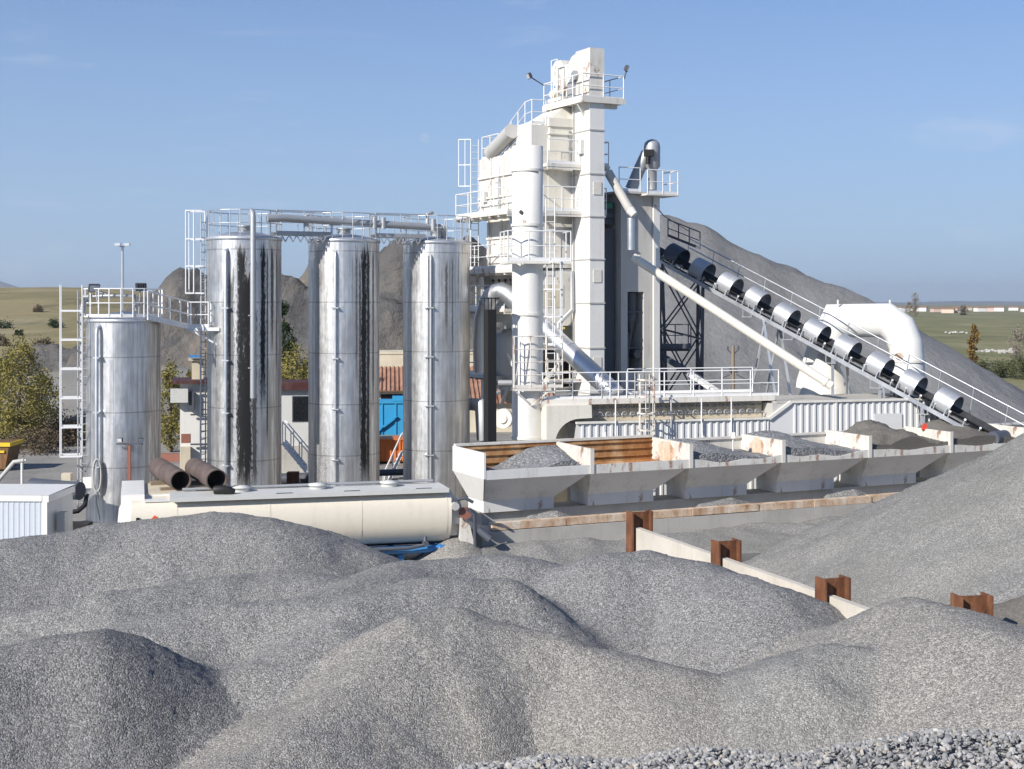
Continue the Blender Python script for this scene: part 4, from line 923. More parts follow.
for z in (5.6, 9.4, 13.2):
    m = MB(); ef.box(m, .16, .56, -.03, -.004, z, z+.55); m.build('inspection_cover', M['cream'], t)
m = MB(); m.tube(ef.p(-.06,1.35,1.0), ef.p(-.06,1.35,17.2), .03, 6); m.build('conduit', M['galvd'], t)
m = MB(); ef.box(m, -.16, -.002, .5, .9, 15.0, 15.6); m.build('junction_box', M['cabin'], t)
m = MB(); m.pipe([W(655,205,62), W(664,216,70), W(690,232,92)], .03, 5)
solo(m, 'guy_cable', M['dark'], 'thin dark cable running from the filler silo top towards the spoil heap', 'cable', W(664,216,70))
# ================================================================== chimney
cb = G(527.5, 55.3); r = .612
t = thing('chimney', 'round white chimney in front of the mixing tower, left of its square shaft', 'chimney', cb)
m = MB(); m.lathe(cb, [(r,0),(r,5),(r,10),(r,14.68),(r-.05,14.68),(r-.05,12)], 48); m.build('shaft', M['whitec'], t)
for z in (3.2, 8.06, 11.57, 13.72): m = MB(); m.lathe(cb, [(r+.005,z-.05),(r+.05,z-.05),(r+.05,z+.05),(r+.005,z+.05)], 48, smooth=False); m.build('collar', M['white'], t)
cf = Fr(cb, R(12)); m = MB(); z = 10.15
cf.box(m, -1.0, 1.55, -.95, -.66, z-.12, z); cf.box(m, .66, 1.55, -.66, .6, z-.12, z); cf.box(m, -1.0, -.66, -.66, .6, z-.12, z); d_ = m.build('ring_deck', M['white'], t)
m = MB(); railing(m, [cf.p(-.98,.55,z), cf.p(-.98,-.93,z), cf.p(1.53,-.93,z), cf.p(1.53,.58,z)], 1.15, .85, .026); m.build('ring_rail', M['railw'], d_)
m = MB(); pl = cf.p(.82,-.45,0); ladder(m, pl+V((0,0,4.7)), pl+V((0,0,12.6)), (1,.2,0), .36, .025, .3); m.build('ladder', M['railw'], t)
m = MB(); cage(m, pl+V((.05,-.05,6.9)), pl+V((.05,-.05,10.1)), (1,.2,0), (.35,-1,0), .6, .55, .85); m.build('ladder_cage', M['railw'], t)
m = MB(); cf.box(m, -.75, .75, -.9, -.68, 5.08, 5.18); railing(m, [cf.p(-.72,-.7,5.2), cf.p(-.72,-.9,5.2), cf.p(1.2,-.9,5.2)], 2.0, .7, .026, (.25,.5,.75)); m.beam(cf.p(-.72,-.88,5.2), cf.p(-.4,-.88,7.2), .03)
for k in (-.7, .7): m.beam(cf.p(k,-.85,5.1), cf.p(0,-.68,4.5), .06)
m.build('service_platform', M['railr'], t)
for (px, py, rr) in ((521,212,.10),(524,221,.09)): m = MB(); q = W(px,py,54.67); m.tube(q+V((0,.25,0)), q, rr*.8, 12); m.build('sampling_port', M['rustpipe'] if py < 215 else M['rustwhite'], t)
m = MB(); cf.box(m, -.5, 1.0, -.75, -.67, 2.55, 2.75); m.build('rusted_bracket', M['railr'], t)

# black flue
q = G(489.5, 54); t = thing('black_flue', 'slim black square flue with a flat cap, right of the cleanest silo', 'flue', q); f = Fr(q, TH)
m = MB(); f.box(m, -.16, .20, -.2, .2, 0, 8.25); m.build('duct', M['black'], t)
m = MB(); f.box(m, -.25, .29, -.29, .29, 8.66, 8.71)
m.build('cap', M['black'], t)
for a in (-.13, .17):
    for b in (-.17, .17): m = MB(); m.beam(f.p(a,b,8.25), f.p(a,b,8.66), .04); m.build('cap_strut', M['black'], t)

# silver duct from the drum up behind the chimney
pts = [W(480,345,62.5), W(482,318,62.4), W(487,304,62.2), W(491,297,62.1), W(496,292.5,62), W(502,291.5,61.8), W(508,294,61.6), W(514,299.5,61.3), W(616,395,57.2)]
t = thing('exhaust_duct', 'shiny silver round duct slanting down right from behind the white chimney', 'duct', (pts[3]+pts[-1])/2)
m = MB(); m.pipe(pts[2:], .40, 24); m.build('duct', M['bluesilver'], t)
d_ = (pts[-1]-pts[-2]).normalized()
for k in (1.2, 3.2, 5.2): m = MB(); c_ = pts[-1]-d_*k; m.pipe([c_, c_+d_*.08], .415, 24, smooth=False); m.build('clamp', M['galv'], t)
m = MB(); m.pipe([pts[2]+V((.0,0,.0)), pts[1], pts[0], W(480,372,62.6)], .40, 20, radii=[.40,.36,.32,.30]); m.build('drop_leg', M['galv'], t)

M['cream2'] = paint('dusty_cream_paint', (.54,.52,.475), .6, .45)
# ================================================================== filler silo (grey block right of the elevator)
gf = Fr(G(621, 62.2), TH)
t = thing('filler_silo', 'grey block-shaped filler silo right of the square shaft, with a dark open bay', 'silo', gf.p(1,1))
m = MB(); gf.box(m, 0, 1.62, 0, 2.2, 9.0, 13.35); gf.box(m, 0, .34, 0, 2.2, 0, 9.0); gf.box(m, 1.2, 1.62, 0, 2.2, 0, 9.0); gf.box(m, .34, 1.2, -.02, 2.2, 0, 5.4); m.build('body', M['cream2'], t)
m = MB(); gf.box(m, .345, 1.195, 1.8, 1.9, 5.4, 9.0); m.build('bay_back', M['void'], t)
m = MB(); gf.box(m, .36, .6, .3, .9, 5.45, 7.2); m.tube(gf.p(.82,.5,8.95), gf.p(.82,.5,7.9), .26, 12); m.tube(gf.p(.82,.5,7.9), gf.p(.82,.5,7.2), .26, 12, .10); m.tube(gf.p(.82,.5,7.2), gf.p(.6,.5,6.2), .10, 10); m.beam(gf.p(.34,.1,8.1), gf.p(1.2,.1,8.1), .06); m.beam(gf.p(.34,.1,6.5), gf.p(1.2,.1,6.5), .06); m.tube(gf.p(1.0,.7,6.2), gf.p(1.0,.2,6.2), .2, 12); m.build('bay_gear', M['dark'], t)
m = MB(); gf.box(m, -.3, 1.95, -.3, 2.3, 13.36, 13.46); m.build('roof', M['grey'], t)
m = MB(); gf.box(m, .9, 2.6, -.75, .6, 13.28, 13.358); d_ = m.build('roof_deck', M['dirtywhite'], t)
m = MB(); railing(m, [gf.p(.95,-.7,13.36), gf.p(2.55,-.7,13.36), gf.p(2.55,.55,13.36)], 1.05, .8, .026); railing(m, [gf.p(-.25,-.25,13.46), gf.p(.85,-.25,13.46)], 1.05, .9, .026); m.build('roof_rail', M['railw'], d_)
m = MB(); gf.box(m, 1.66, 1.98, -.1, .2, 0, 13.27); m.build('white_leg', M['whitec'], t)
m = MB(); pp = [W(631,189,63), W(640,168,63), W(647,153,63)]; m.pipe(pp, .27, 16); q = W(652,190,63); m.lathe(q, [(.22,0),(.22,.9),(.37,1.05),(.37,1.95),(.33,2.12),(.20,2.24),(.02,2.29)], 24); m.build('swan_neck', M['galvd'], t)
m = MB(); q2 = W(649,153,62.5); m.box(q2, (.45,.22,.30)); m.tube(q2+V((-.05,0,-.15)), q2+V((-.05,0,-.5)), .1, 10); m.build('neck_motor', M['black'], t)
m = MB(); m.tube(W(608,172,61.6), W(630,210,61.2), .20, 16); m.build('slant_chute', M['cream2'], t)
m = MB(); m.tube(W(630,210,61.2), W(634.5,215,61.1), .22, 16, .17); m.build('chute_nozzle', M['whitec'], t)
m = MB(); m.tube(W(631,218,61.3), W(631,250,61.3), .17, 14); m.build('dosing_pipe', M['galv'], t)
m = MB(); gf.box(m, -.85, -.05, .5, 2.0, 12.0, 13.0); gf.box(m, -.80,-.2,.35,.49,12.3,12.5); m.build('control_box', M['dark'], t)
m = MB(); gf.box(m, -.80, -.25, .33, .345, 12.72, 12.95); m.build('green_panel', paint('green_panel', (.02,.22,.12), .4, .1), t)
m = MB(); m.beam(gf.p(-.6,.3,5), gf.p(-.1,-.1,3.2), .12); gf.box(m, -.7, -.1, .4, 2.0, 0, 11.8); m.build('gap_shade_fill', M['dark'], t)  # brace, plus a tall dark block standing in for the gap's shade
# long fines pipe
m = MB(); q0, q1 = W(633,257,61), W(832,386,58.5); m.tube(q0, q1, .19, 18)
t = thing('fines_pipe', 'long cream pipe slanting down right across the tower foot, under the conveyor', 'pipe', (q0+q1)/2); m.build('tube', M['cream'], t)
dd = (q1-q0).normalized()
for k in (.02, .97): m = MB(); c_ = q0.lerp(q1, k); m.pipe([c_-dd*.05, c_+dd*.05], .22, 18, smooth=False); m.build('pipe_flange', M['cream'], t)

# ================================================================== conveyor
def CV(n): return V((9.10+1.12*n, 66.7-1.08*n, 10.07-.709*n))
cd = (CV(1)-CV(0)).normalized(); cl = V((.69,.72,0)).normalized(); cu = cl.cross(cd).normalized()
if cu.z < 0: cu = -cu
t = thing('belt_conveyor', 'inclined belt conveyor under a row of silver half-round hoods, right side', 'conveyor', CV(4))
NA, NB = -2.0, 9.6
rs_ = random.Random(8)
for k in range(-1, 9):
    jt = cl*rs_.uniform(-.03,.03)+cu*rs_.uniform(-.025,.02); tw = cu*rs_.uniform(-.02,.02)
    c0 = CV(k)-cd*.41-cu*.04; c1 = CV(k)-cu*.04+cd*(.41+rs_.uniform(-.03,.03))+jt+tw; c0 = c0+jt; m = MB(); sg = 24; r0, r1 = .53, .507
    def ringp(c, r): return [c + cl*math.cos(a)*r + cu*math.sin(a)*r for a in np.linspace(R(-38), R(218), sg+1)]
    A0, A1, B0, B1 = ringp(c0,r0), ringp(c1,r0), ringp(c0,r1), ringp(c1,r1); K = sg+1
    m.add(A0+A1, [(j, K+j, K+j+1, j+1)[::-1] for j in range(sg)], True); m.add(B0+B1, [(j, j+1, K+j+1, K+j)[::-1] for j in range(sg)], True)
    m.add(A0+B0, [(j, j+1, K+j+1, K+j) for j in range(sg)]); m.add(A1+B1, [(j, K+j, K+j+1, j+1) for j in range(sg)])
    m.build('hood', M['hoodg'] if k > -1 else M['dark'], t)  # topmost hood is galvanised too; its shadow is put into a dark colour
m = MB()
pr = [(-.45,-.12),(-.2,-.27),(.2,-.27),(.45,-.12)]
for i in range(3):
    (x0,z0),(x1,z1) = pr[i], pr[i+1]; a, b = CV(NA), CV(NB)
    m.hexa([a+cl*x0+cu*(z0-.02), a+cl*x1+cu*(z1-.02), b+cl*x1+cu*(z1-.02), b+cl*x0+cu*(z0-.02), a+cl*x0+cu*z0, a+cl*x1+cu*z1, b+cl*x1+cu*z1, b+cl*x0+cu*z0])
m.beam(CV(NA)-cu*.62, CV(NB)-cu*.62, .8, .02, cu); m.build('belt', M['belt'], t)
for k in np.arange(NA+.2, NB, .42):
    m = MB(); c_ = CV(k)-cu*.33; m.tube(c_-cl*.2, c_+cl*.2, .05, 8)
    for s_ in (-1, 1): m.tube(c_+cl*s_*.22, c_+cl*s_*.5+cu*.16, .05, 8); m.beam(c_+cl*s_*.5+cu*.16, c_+cl*s_*.5-cu*.2, .04)
    m.build('idler_roller', M['galvd'], t)
m = MB()
for s_ in (-.62, .62): m.beam(CV(NA)+cl*s_-cu*.48, CV(NB)+cl*s_-cu*.48, .07, .17, cu)
for k in np.arange(NA, NB, 1.0): m.beam(CV(k)-cl*.6-cu*.5, CV(k)+cl*.6-cu*.5, .06, .10)
for k in range(-1, 9):
    for q in (-.33, .33): m.beam(CV(k)+cd*q-cl*.60-cu*.42, CV(k)+cd*q-cl*.60-cu*.1, .05)
m.build('frame', M['galv'], t)
m = MB(); a, b = CV(-1.2), CV(NB+.2)
for s_ in (1.45,): 
    for hh in (.30, .75): m.tube(a+cl*s_+V((0,0,hh)), b+cl*s_+V((0,0,hh)), .03, 6)
    for k in np.arange(-1.2, NB+.2, .95): q = CV(k)+cl*s_; m.tube(q-cu*.5, q+V((0,0,.75)), .026, 6)
m.build('handrail', M['galv'], t)
m = MB(); m.beam(a+cl*1.05-cu*.5, b+cl*1.05-cu*.5, .75, .05, cu)
for k in np.arange(-1, NB, 1.0): m.beam(CV(k)+cl*.6-cu*.58, CV(k)+cl*1.45-cu*.58, .05, .06)
m.build('walkway', M['galvd'], t)
for k in (1.9, 3.3, 4.7, 6.1, 7.5):   # step brackets under the near side
    m = MB(); q = CV(k)-cl*.66-cu*.55; m.beam(q, q-V((0,0,.35)), .04); m.beam(q+cd*.5, q+cd*.5-V((0,0,.15)), .04); m.beam(q-V((0,0,.36)), q+V((cd.x*.6,cd.y*.6,-.36)), .22, .03); m.build('drip_tray', M['galvd'], t)
for (k, sp) in ((2.6, 1.15), (4.9, .0), (6.4, -.55), (7.6, .5)):
    for s_ in (-.62, .62):
        m = MB(); q = CV(k)+cl*s_-cu*.55; f0 = V((q.x+sp*.9, q.y-sp*.9, 0)); m.beam(q, f0, .11, .11); m.build('leg', M['galv'], t)
    if sp:
        for s_ in (-.62, .62):
            m = MB(); q = CV(k)+cl*s_-cu*.55; m.beam(q+cd*.1, V((q.x-sp*1.0, q.y+sp*1.0, 0)), .08, .08); m.build('leg', M['galv'], t)
m = MB(); q = CV(9.55)-cl*.55; m.tube(CV(9.5)-cl*.55-cu*.3, CV(9.5)+cl*.55-cu*.3, .28, 18); m.build('tail_drum', M['dark'], t)
m = MB(); m.prism([W(922,430,56.2), W(928,430,56.2), W(926.5,424,56.2), W(924,423,56.2)], (.0,.12,0)); m.build('red_guard', M['red'], t)
# dark trestle at the head
t = thing('head_trestle', 'dark steel lattice trestle carrying the upper end of the conveyor', 'trestle', G(683, 67))
xs4 = [(-1.0,-.9),(.85,-.9),(.85,.9),(-1.0,.9)]; c_ = G(682, 67.2)
tp = [V((c_.x+x*1.05, c_.y+y, 10.0-.35*x)) for x, y in xs4]; bt = [V((c_.x+x*.8+.1, c_.y+y, 0)) for x, y in xs4]
for a, b in zip(tp, bt):
    m = MB(); m.beam(a, b, .13); m.build('leg', M['dark'], t)
m = MB()
for i in range(4):
    j = (i+1) % 4
    for k0, k1 in ((0,.3),(.3,.6),(.6,1)):
        m.beam(tp[i].lerp(bt[i],k0), tp[j].lerp(bt[j],k1), .07); m.beam(tp[j].lerp(bt[j],k0), tp[i].lerp(bt[i],k1), .07); m.beam(tp[i].lerp(bt[i],k1), tp[j].lerp(bt[j],k1), .08)
m.build('bracing', M['dark'], t)
m = MB(); q = W(674,347,64.8); m.box(q, (1.5,1.0,.10)); m.box(q-V((0,0,.12)), (1.4,.1,.14)); d_ = m.build('landing', M['dark'], t)
m = MB(); railing(m, [q+V((-.72,-.47,.05)), q+V((.72,-.47,.05)), q+V((.72,.47,.05))], 1.0, .7, .028); m.build('landing_rail', M['dark'], d_)
m = MB(); a = W(664,258,66.5); m.box(a, (1.0,1.2,.12)); railing(m, [W(668,243,65.5)+V((0,0,.3)), W(700,256,64.5)+V((0,0,.3))], .8, .6, .03); m.build('head_platform', M['dark'], t)
m = MB(); m.beam(W(662,356,64), W(700,379,61.5), .28, .18); m.build('slide_top', M['dark'], t)
t = thing('steel_slide', 'short white steel chute sloping onto the walkway below the conveyor trestle', 'chute', W(702,384,61))
m = MB(); m.beam(W(690,374,61.8), W(716,391,60.0), .30, .16); m.build('chute', M['whitec'], t)

# white swan-neck duct at right
pts = [W(814,392,64.6), W(826,348,64.6), W(838,321,64.5), W(886,320,63.7), W(899,329,63.4), W(906,345,63.15), W(907.5,364,63), W(907.5,432,62.8)]
t = thing('elbow_duct', 'huge white mitred elbow duct arching over behind the lower conveyor', 'duct', (pts[0]+pts[-1])/2)
m = MB(); m.pipe(pts, .76, 40, radii=[.92,.84,.78,.76,.76,.76,.76,.76]); m.build('duct', M['whitec'], t)
for c_ in (W(907.5,361,63), W(907.5,377,63)): m = MB(); m.lathe(c_, [(.765,-.05),(.81,-.05),(.81,.05),(.765,.05)], 40, smooth=False); m.build('duct_flange', M['white'], t)
m = MB(); q = W(900,364,62.3); m.tube(q+V((.0,.3,.35)), q+V((.0,.05,.35)), .16, 12); m.build('inspection_port', M['rustwhite'], t)
for px in (838, 890): m = MB(); q = W(px, 303, 64); m.tube(q+V((0,0,-.1)), q+V((0,0,.14)), .05, 8); m.build('lifting_lug', M['white'], t)
m = MB(); q = G(826, 63.2, 4.2); m.lathe(q, [(1.25,0),(1.15,.3),(.35,2.0),(.05,2.05)], 32); m.build('fan_cone', M['white'], t)
m = MB(); m.box(q+V((.2,.0,-.25)), (3.0,2.2,.5)); m.build('fan_base', M['conc'], t)

# ================================================================== drum house with corrugated cladding
hf = Fr(G(577, 54.65), R(16))
HLn = 15.9
t = thing('drum_house', 'long low house of pale corrugated sheet behind the hoppers, walkway along its top', 'plant building', hf.p(HLn/2, 1.5))
M['corr'] = paint('pale_corrugated_sheet', (.66,.66,.65), .42, .16, (.35,.33,.30))
def corr(m, f, a0, a1, b, z0, z1, pitch=.30, dep=.05):
    a = a0
    while a < a1-.01:
        e = min(a+pitch, a1); w_ = (e-a)
        P = [(a,0),(a+w_*.55,0),(a+w_*.65,-dep),(a+w_*.9,-dep),(e,0)]
        vs = [f.p(x, b+y, z) for z in (z0, z1) for x, y in P]; k = len(P)
        m.add(vs, [(i, i+1, k+i+1, k+i) for i in range(k-1)]); a = e
m = MB(); corr(m, hf, 0, 8.2, 0, 0, 3.78); corr(m, hf, 9.15, HLn, 0, 0, 4.42)
m.add([hf.p(8.2,0,0), hf.p(9.15,0,0), hf.p(9.15,0,4.42), hf.p(8.2,0,3.78)], [(0,1,2,3)]); m.build('cladding', M['corr'], t)
m = MB(); hf.box(m, .02, HLn, .03, 3.6, 0, 3.76); hf.box(m, 8.4, HLn, .03, 3.6, 3.761, 4.40); hf.box(m, .02, 8.4, 1.1, 3.6, 3.761, 4.50); m.build('wall', M['grey'], t)
m = MB(); hf.box(m, -.05, 8.25, -.10, .05, 3.78, 3.86); m.beam(hf.p(8.2,-.03,3.80), hf.p(9.2,-.03,4.46), .16, .12); hf.box(m, 9.15, HLn+.05, -.10, .05, 4.42, 4.50); hf.box(m, 11.2, 11.28, -.08, -.051, .0, 4.42); m.build('edge_trim', M['white'], t)
m = MB(); hf.box(m, 8.6, HLn+.1, .06, 3.7, 4.41, 4.47); m.build('roof', M['concd'], t)
m = MB(); hf.box(m, -1.3, 8.7, .55, 3.0, 4.55, 4.68); hf.box(m, -1.3, 8.7, .42, .549, 4.50, 4.72); d_ = m.build('top_walkway', M['dirtywhite'], t)
m = MB(); railing(m, [hf.p(-1.25,2.6,4.7), hf.p(-1.25,.48,4.7), hf.p(1.2,.48,4.7)], 1.05, 1.0, .028, (.33,.66)); railing(m, [hf.p(1.2,.48,4.7), hf.p(2.6,.48,4.7)], 1.05, .35, .028, (.33,.66)); railing(m, [hf.p(2.6,.48,4.7), hf.p(8.9,.48,4.7)], 1.05, 1.15, .028, (.5,))
railing(m, [hf.p(3.2,2.9,4.7), hf.p(8.9,2.9,4.7)], 1.05, 1.3, .026, (.5,)); m.build('walkway_rail', M['railw'], d_)
for k in (1.55, 3.9, 5.2, 6.5): m = MB(); m.tube(hf.p(k,-.14,3.3), hf.p(k,-.14,4.7), .03, 6); m.build('stanchion', M['railw'], t)
m = MB(); rs_ = random.Random(4)   # pipe loops in the open band
for row, (zz, bb) in enumerate(((4.32,.75),(4.06,.45))):
    for k in np.arange(.1, 8.1, .34):
        q = hf.p(k, bb, zz); rr = .10+.03*rs_.random()
        m.pipe([q+hf.d*rr*math.cos(a)+V((0,0,rr*math.sin(a))) for a in np.linspace(0, 2*math.pi*.82, 8)], .024, 5)
        m.tube(q, q-hf.n*.12, .03, 5)
    m.tube(hf.p(.05,bb+.1,zz-.02), hf.p(8.3,bb+.1,zz-.02), .035, 8)
m.build('valve_loops', M['galvd'], t)
m = MB(); hf.box(m, .03, 8.35, .9, 1.09, 3.79, 4.5); hf.box(m, .03, 8.4, .02, .9, 3.765, 3.775); m.build('recess_back', M['plaster'], t)
m = MB(); ladder(m, hf.p(2.7,-.30,.8), hf.p(2.7,-.30,5.7), hf.d, .42, .03, .26); cage(m, hf.p(2.7,-.32,2.2), hf.p(2.7,-.32,5.5), hf.d, hf.n*-1, .6, .5, .55, .02); m.build('ladder', M['railr'], t)
m = MB(); hf.box(m, 13.0, 14.3, -.075, -.052, 3.0, 3.9); m.build('patch_sheet', M['corr'], t)
for px in (604, 733):
    m = MB(); q = W(px, 438, 52.5); m.tube(V((q.x, q.y, .9)), q, .03, 6); m.box(q+V((0,0,.1)), (.14,.14,.24))
    m.build('marker_post', M['whitec'], t)
# curved white hood duct at the left end
t = thing('curved_hood', 'white sheet-metal hood with an arched underside, left end of the drum house', 'hood', hf.p(-1, .5))
pf = [(-1.25,0),(-1.25,4.5),(.6,4.5),(.62,4.0),(.1,3.98)] + [(.1-1.0*math.sin(a), 3.0+.98*math.cos(a)) for a in np.linspace(0, math.pi/2, 9)][1:] + [(-1.0,1.0),(-1.0,0)]
m = MB(); m.prism([hf.p(a, .0, z) for a, z in pf], hf.n*1.6); m.build('shell', M['cream'], t)
m = MB(); hf.box(m, -.95, -.1, .9, 1.0, 0, 3.7); m.build('inner_panel', M['plaster'], t)
# ================================================================== trees and shrubs
def leaves(m, c, rx, rz, n, size, rs, shape='col'):
    """leaf faces gathered in clumps inside an upright crown"""
    c = V(c); k = max(8, n//32)
    for i in range(k):
        h = rs.random(); 
        prof = (math.sin(math.pi*min(1, .12+h*.88))**.6) if shape == 'col' else math.sqrt(max(.05, 1-(2*h-1)**2))
        a = rs.uniform(0, 6.28); rad = rx*prof*math.sqrt(rs.random())
        q = c + V((rad*math.cos(a), rad*math.sin(a), rz*h)); cs = rx*rs.uniform(.10, .24)
        for j in range(n//k):
            p = q + V((rs.gauss(0, cs), rs.gauss(0, cs), rs.gauss(0, cs*1.15)))
            u = V((rs.gauss(0,1), rs.gauss(0,1), rs.gauss(0,1))).normalized(); v = u.orthogonal().normalized()*size*rs.uniform(.5,.8); u = u*size*rs.uniform(.7,1.3)
            m.add([p-u, p+v*.6, p+u, p-v*.6], [(0,1,2,3)])
def tree(px, D, h, rx, lf, label, cat='tree', name='tree', group=None, n=2200, size=.12, seed=1, shape='col', z0=.0, low=.08):
    rs = random.Random(seed); b = G(px, D, z0); t = thing(name, label, cat, b, group)
    m = MB(); tr = max(.03, h*.018); pts = [b, b+V((rs.uniform(-.1,.1), 0, h*.4)), b+V((rs.uniform(-.15,.15), .05, h*.93))]
    m.pipe(pts, tr, 8, radii=[tr*1.3, tr, tr*.25])
    for i in range(9):
        q = b+V((0,0,h*rs.uniform(.15,.75))); a = rs.uniform(0, 6.28); m.pipe([q, q+V((math.cos(a)*rx*.4, math.sin(a)*rx*.4, h*.10)), q+V((math.cos(a)*rx*.75, math.sin(a)*rx*.75, h*.22))], tr*.3, 5, radii=[tr*.4, tr*.25, tr*.08])
    m.build('trunk', M['bark'], t)
    m = MB(); leaves(m, b+V((0,0,h*low)), rx, h*(1-low), n, size, rs, shape); m.build('crown', M[lf], t)
    return t
YT = 'yellowing poplars beyond the tanks'
tree(20, 82, 6.2, 1.5, 'leaf_y', 'tall yellowing poplar at the left edge, behind the yellow skip', group=YT, n=6500, size=.095, seed=1)
tree(-2, 84, 5.0, 1.2, 'leaf_y', 'yellowing poplar cut by the left picture edge', group=YT, n=3600, size=.095, seed=2)
tree(42, 86, 4.0, 1.1, 'leaf_y', 'lower yellowing poplar just left of the short tank ladder', group=YT, n=3600, size=.09, seed=3)
tree(171, 80, 4.9, .9, 'leaf_y', 'slim yellowing poplar between the short tank and the white control cabin', group=YT, n=3600, size=.09, seed=4)
tree(194, 78, 4.9, .75, 'leaf_y', 'thin yellowing poplar directly behind the stained silo ladder', group=YT, n=1800, size=.12, seed=5)
tree(295, 80, 5.9, 1.25, 'leaf_y', 'yellowing poplar standing in the first gap between the tall silos', group=YT, n=4200, size=.09, seed=6)
tree(304, 82, 4.9, .8, 'leaf_y', 'small yellowing poplar seen at the right of the first silo gap', group=YT, n=1700, size=.13, seed=16)
tree(284, 90, 8.4, .8, 'leaf_g', 'dark green pointed conifer beside the right edge of the stained silo', name='conifer', cat='conifer', n=3000, size=.11, seed=7)
for i, (px, D, h, rx, lb) in enumerate(((35, 79, 1.1, 1.9, 'low dry brown scrub at the foot of the left poplars'), (62, 84, 1.5, 2.2, 'brown scrub between the left poplars and the short tank'), (78, 84, 1.2, 1.3, 'small brown scrub right behind the caged ladder of the short tank'))):
    tree(px, D, h, rx, 'leaf_d', lb, 'shrub', 'shrub', 'dry scrub along the yard edge', 1500, .10, 20+i, 'ball', low=.0)
tree(974, 192, 5.3, .7, 'leaf_o', 'slim ochre poplar alone in the green field at the right', n=2200, size=.2, seed=31)
tree(915, 880, 14.5, 3.2, 'twig', 'faint bare poplar on the skyline just right of the white elbow duct', n=1500, size=.35, seed=32)
tree(909, 890, 9, 2.6, 'twig', 'smaller bare poplar on the skyline touching the white elbow duct', n=800, size=.35, seed=33)
tree(963, 980, 6.2, 3.6, 'leaf_g', 'round dark tree on the skyline in front of the distant white houses', n=1500, size=.35, seed=34, shape='ball', low=.05)
BG_ = 'olive bushes in the green field'
for i, (px, D, h, rx, lb) in enumerate(((984, 158, 1.6, 1.7, 'leftmost olive bush below the ochre poplar, behind the parked white van'), (1004, 160, 1.5, 1.5, 'olive bush second from the ochre poplar'), (1022, 156, 2.3, 1.6, 'taller olive bush at the right picture edge'), (965, 170, 1.2, 1.3, 'small olive bush against the foot of the grey spoil slope'))):
    tree(px, D, h, rx, 'leaf_b', lb, 'bush', 'bush', BG_, 1500, .14, 40+i, 'ball', low=.0)
tree(1016, 215, 4.6, 1.6, 'twig', 'thin bare shrub at the right edge, above the olive bushes', 'shrub', 'shrub', n=900, size=.16, seed=48)
SH = 'dark shrubs dotted on the tan hill'
for i, (px, py, D, r_, lb) in enumerate(((42, 332, 235, 2.2, 'largest dark shrub on the tan hill, left of the caged ladder'), (3, 310, 300, 2.6, 'dark shrub on the tan hill at the left picture edge'), (37, 301, 360, 2.0, 'small dark shrub high on the tan hill near the left'), (57, 313, 300, 2.2, 'dark shrub on the tan hill beside the caged ladder'), (2, 327, 240, 1.6, 'lower dark shrub at the left picture edge, above the poplars'), (18, 320, 270, 1.1, 'tiny dark shrub between the larger ones on the tan hill'))):
    zz = fh((px-CX)*D/F, D)
    tree(px, D, 1.6 if r_ > 1.5 else 1.1, r_*.75, 'leaf_g' if i % 2 else 'leaf_d', lb, 'shrub', 'shrub', SH, 600, .22, 60+i, 'ball', z0=zz-.2, low=.0)
# stones in the field
rs = random.Random(9)
for i, (px, py, lb) in enumerate(((1008, 352, 'pale boulder heap at the right edge of the green field'), (992, 351, 'pale boulder heap left of the one at the right edge of the field'), (955, 333, 'low pale stone outcrop in the middle of the green field'), (962, 368, 'pale boulders beside the foot of the ochre poplar'))):
    D = H*F/(py-HZ)*.98; c = G(px, D); m = MB()
    for k in range(16):
        q = c+V((rs.gauss(0,1.2), rs.gauss(0,.8), rs.uniform(.0,.4))); s = rs.uniform(.25,.6)
        mt = __import__('mathutils').Matrix.Rotation(rs.uniform(0,6), 3, 'Z'); m.add([q+mt@V((p.x*s*rs.uniform(.7,1.2), p.y*s*rs.uniform(.7,1.2), p.z*s*.7)) for p in ico], icf)
    solo(m, 'boulder_heap', M['concd'], lb, 'boulders', c, 'boulder heaps in the green field')

# ================================================================== distant town
rs = random.Random(12); hcol = [paint('house_wall_%s' % n_, c, .7, .1) for n_, c in (('white', (.78,.76,.72)), ('ochre', (.62,.50,.38)), ('pink', (.60,.45,.38)))]
M['rooftile'] = rusty('clay_roof_tiles', (.20,.10,.07), (.33,.18,.12), (.42,.28,.20), 2)
walls = ['white', 'ochre', 'pinkish']; k = 0
hs = []
px = 903
while px < 1040:
    hs.append((px, rs.uniform(1150, 1600), rs.uniform(6, 12), rs.uniform(2.8, 4.4), rs.choice((0,0,0,1,2)))); px += rs.uniform(4.5, 14.0)
for i, (px, D, wd, ht, c) in enumerate(hs):
    b = G(px, D); f = Fr(b, rs.uniform(-.5,.5)); shape = 'wide' if wd > 9 else 'narrow'
    m = MB(); f.box(m, -wd/2, wd/2, -4, 4, -.2, ht)
    rank = 'first house counted from the left' if i == 0 else f'standing {i} houses right of the leftmost one'
    t = thing('house', f'distant {shape} {walls[c]} house on the right skyline, {rank}', 'house', b, 'houses of the distant town'); m.build('wall', hcol[c], t)
    m = MB(); m.prism([f.p(-wd/2-.4,-4.4,ht+.01), f.p(-wd/2-.4,4.4,ht+.01), f.p(-wd/2-.4,0,ht+1.2)], f.d*(wd+.8)); m.build('roof', M['rooftile'], t)

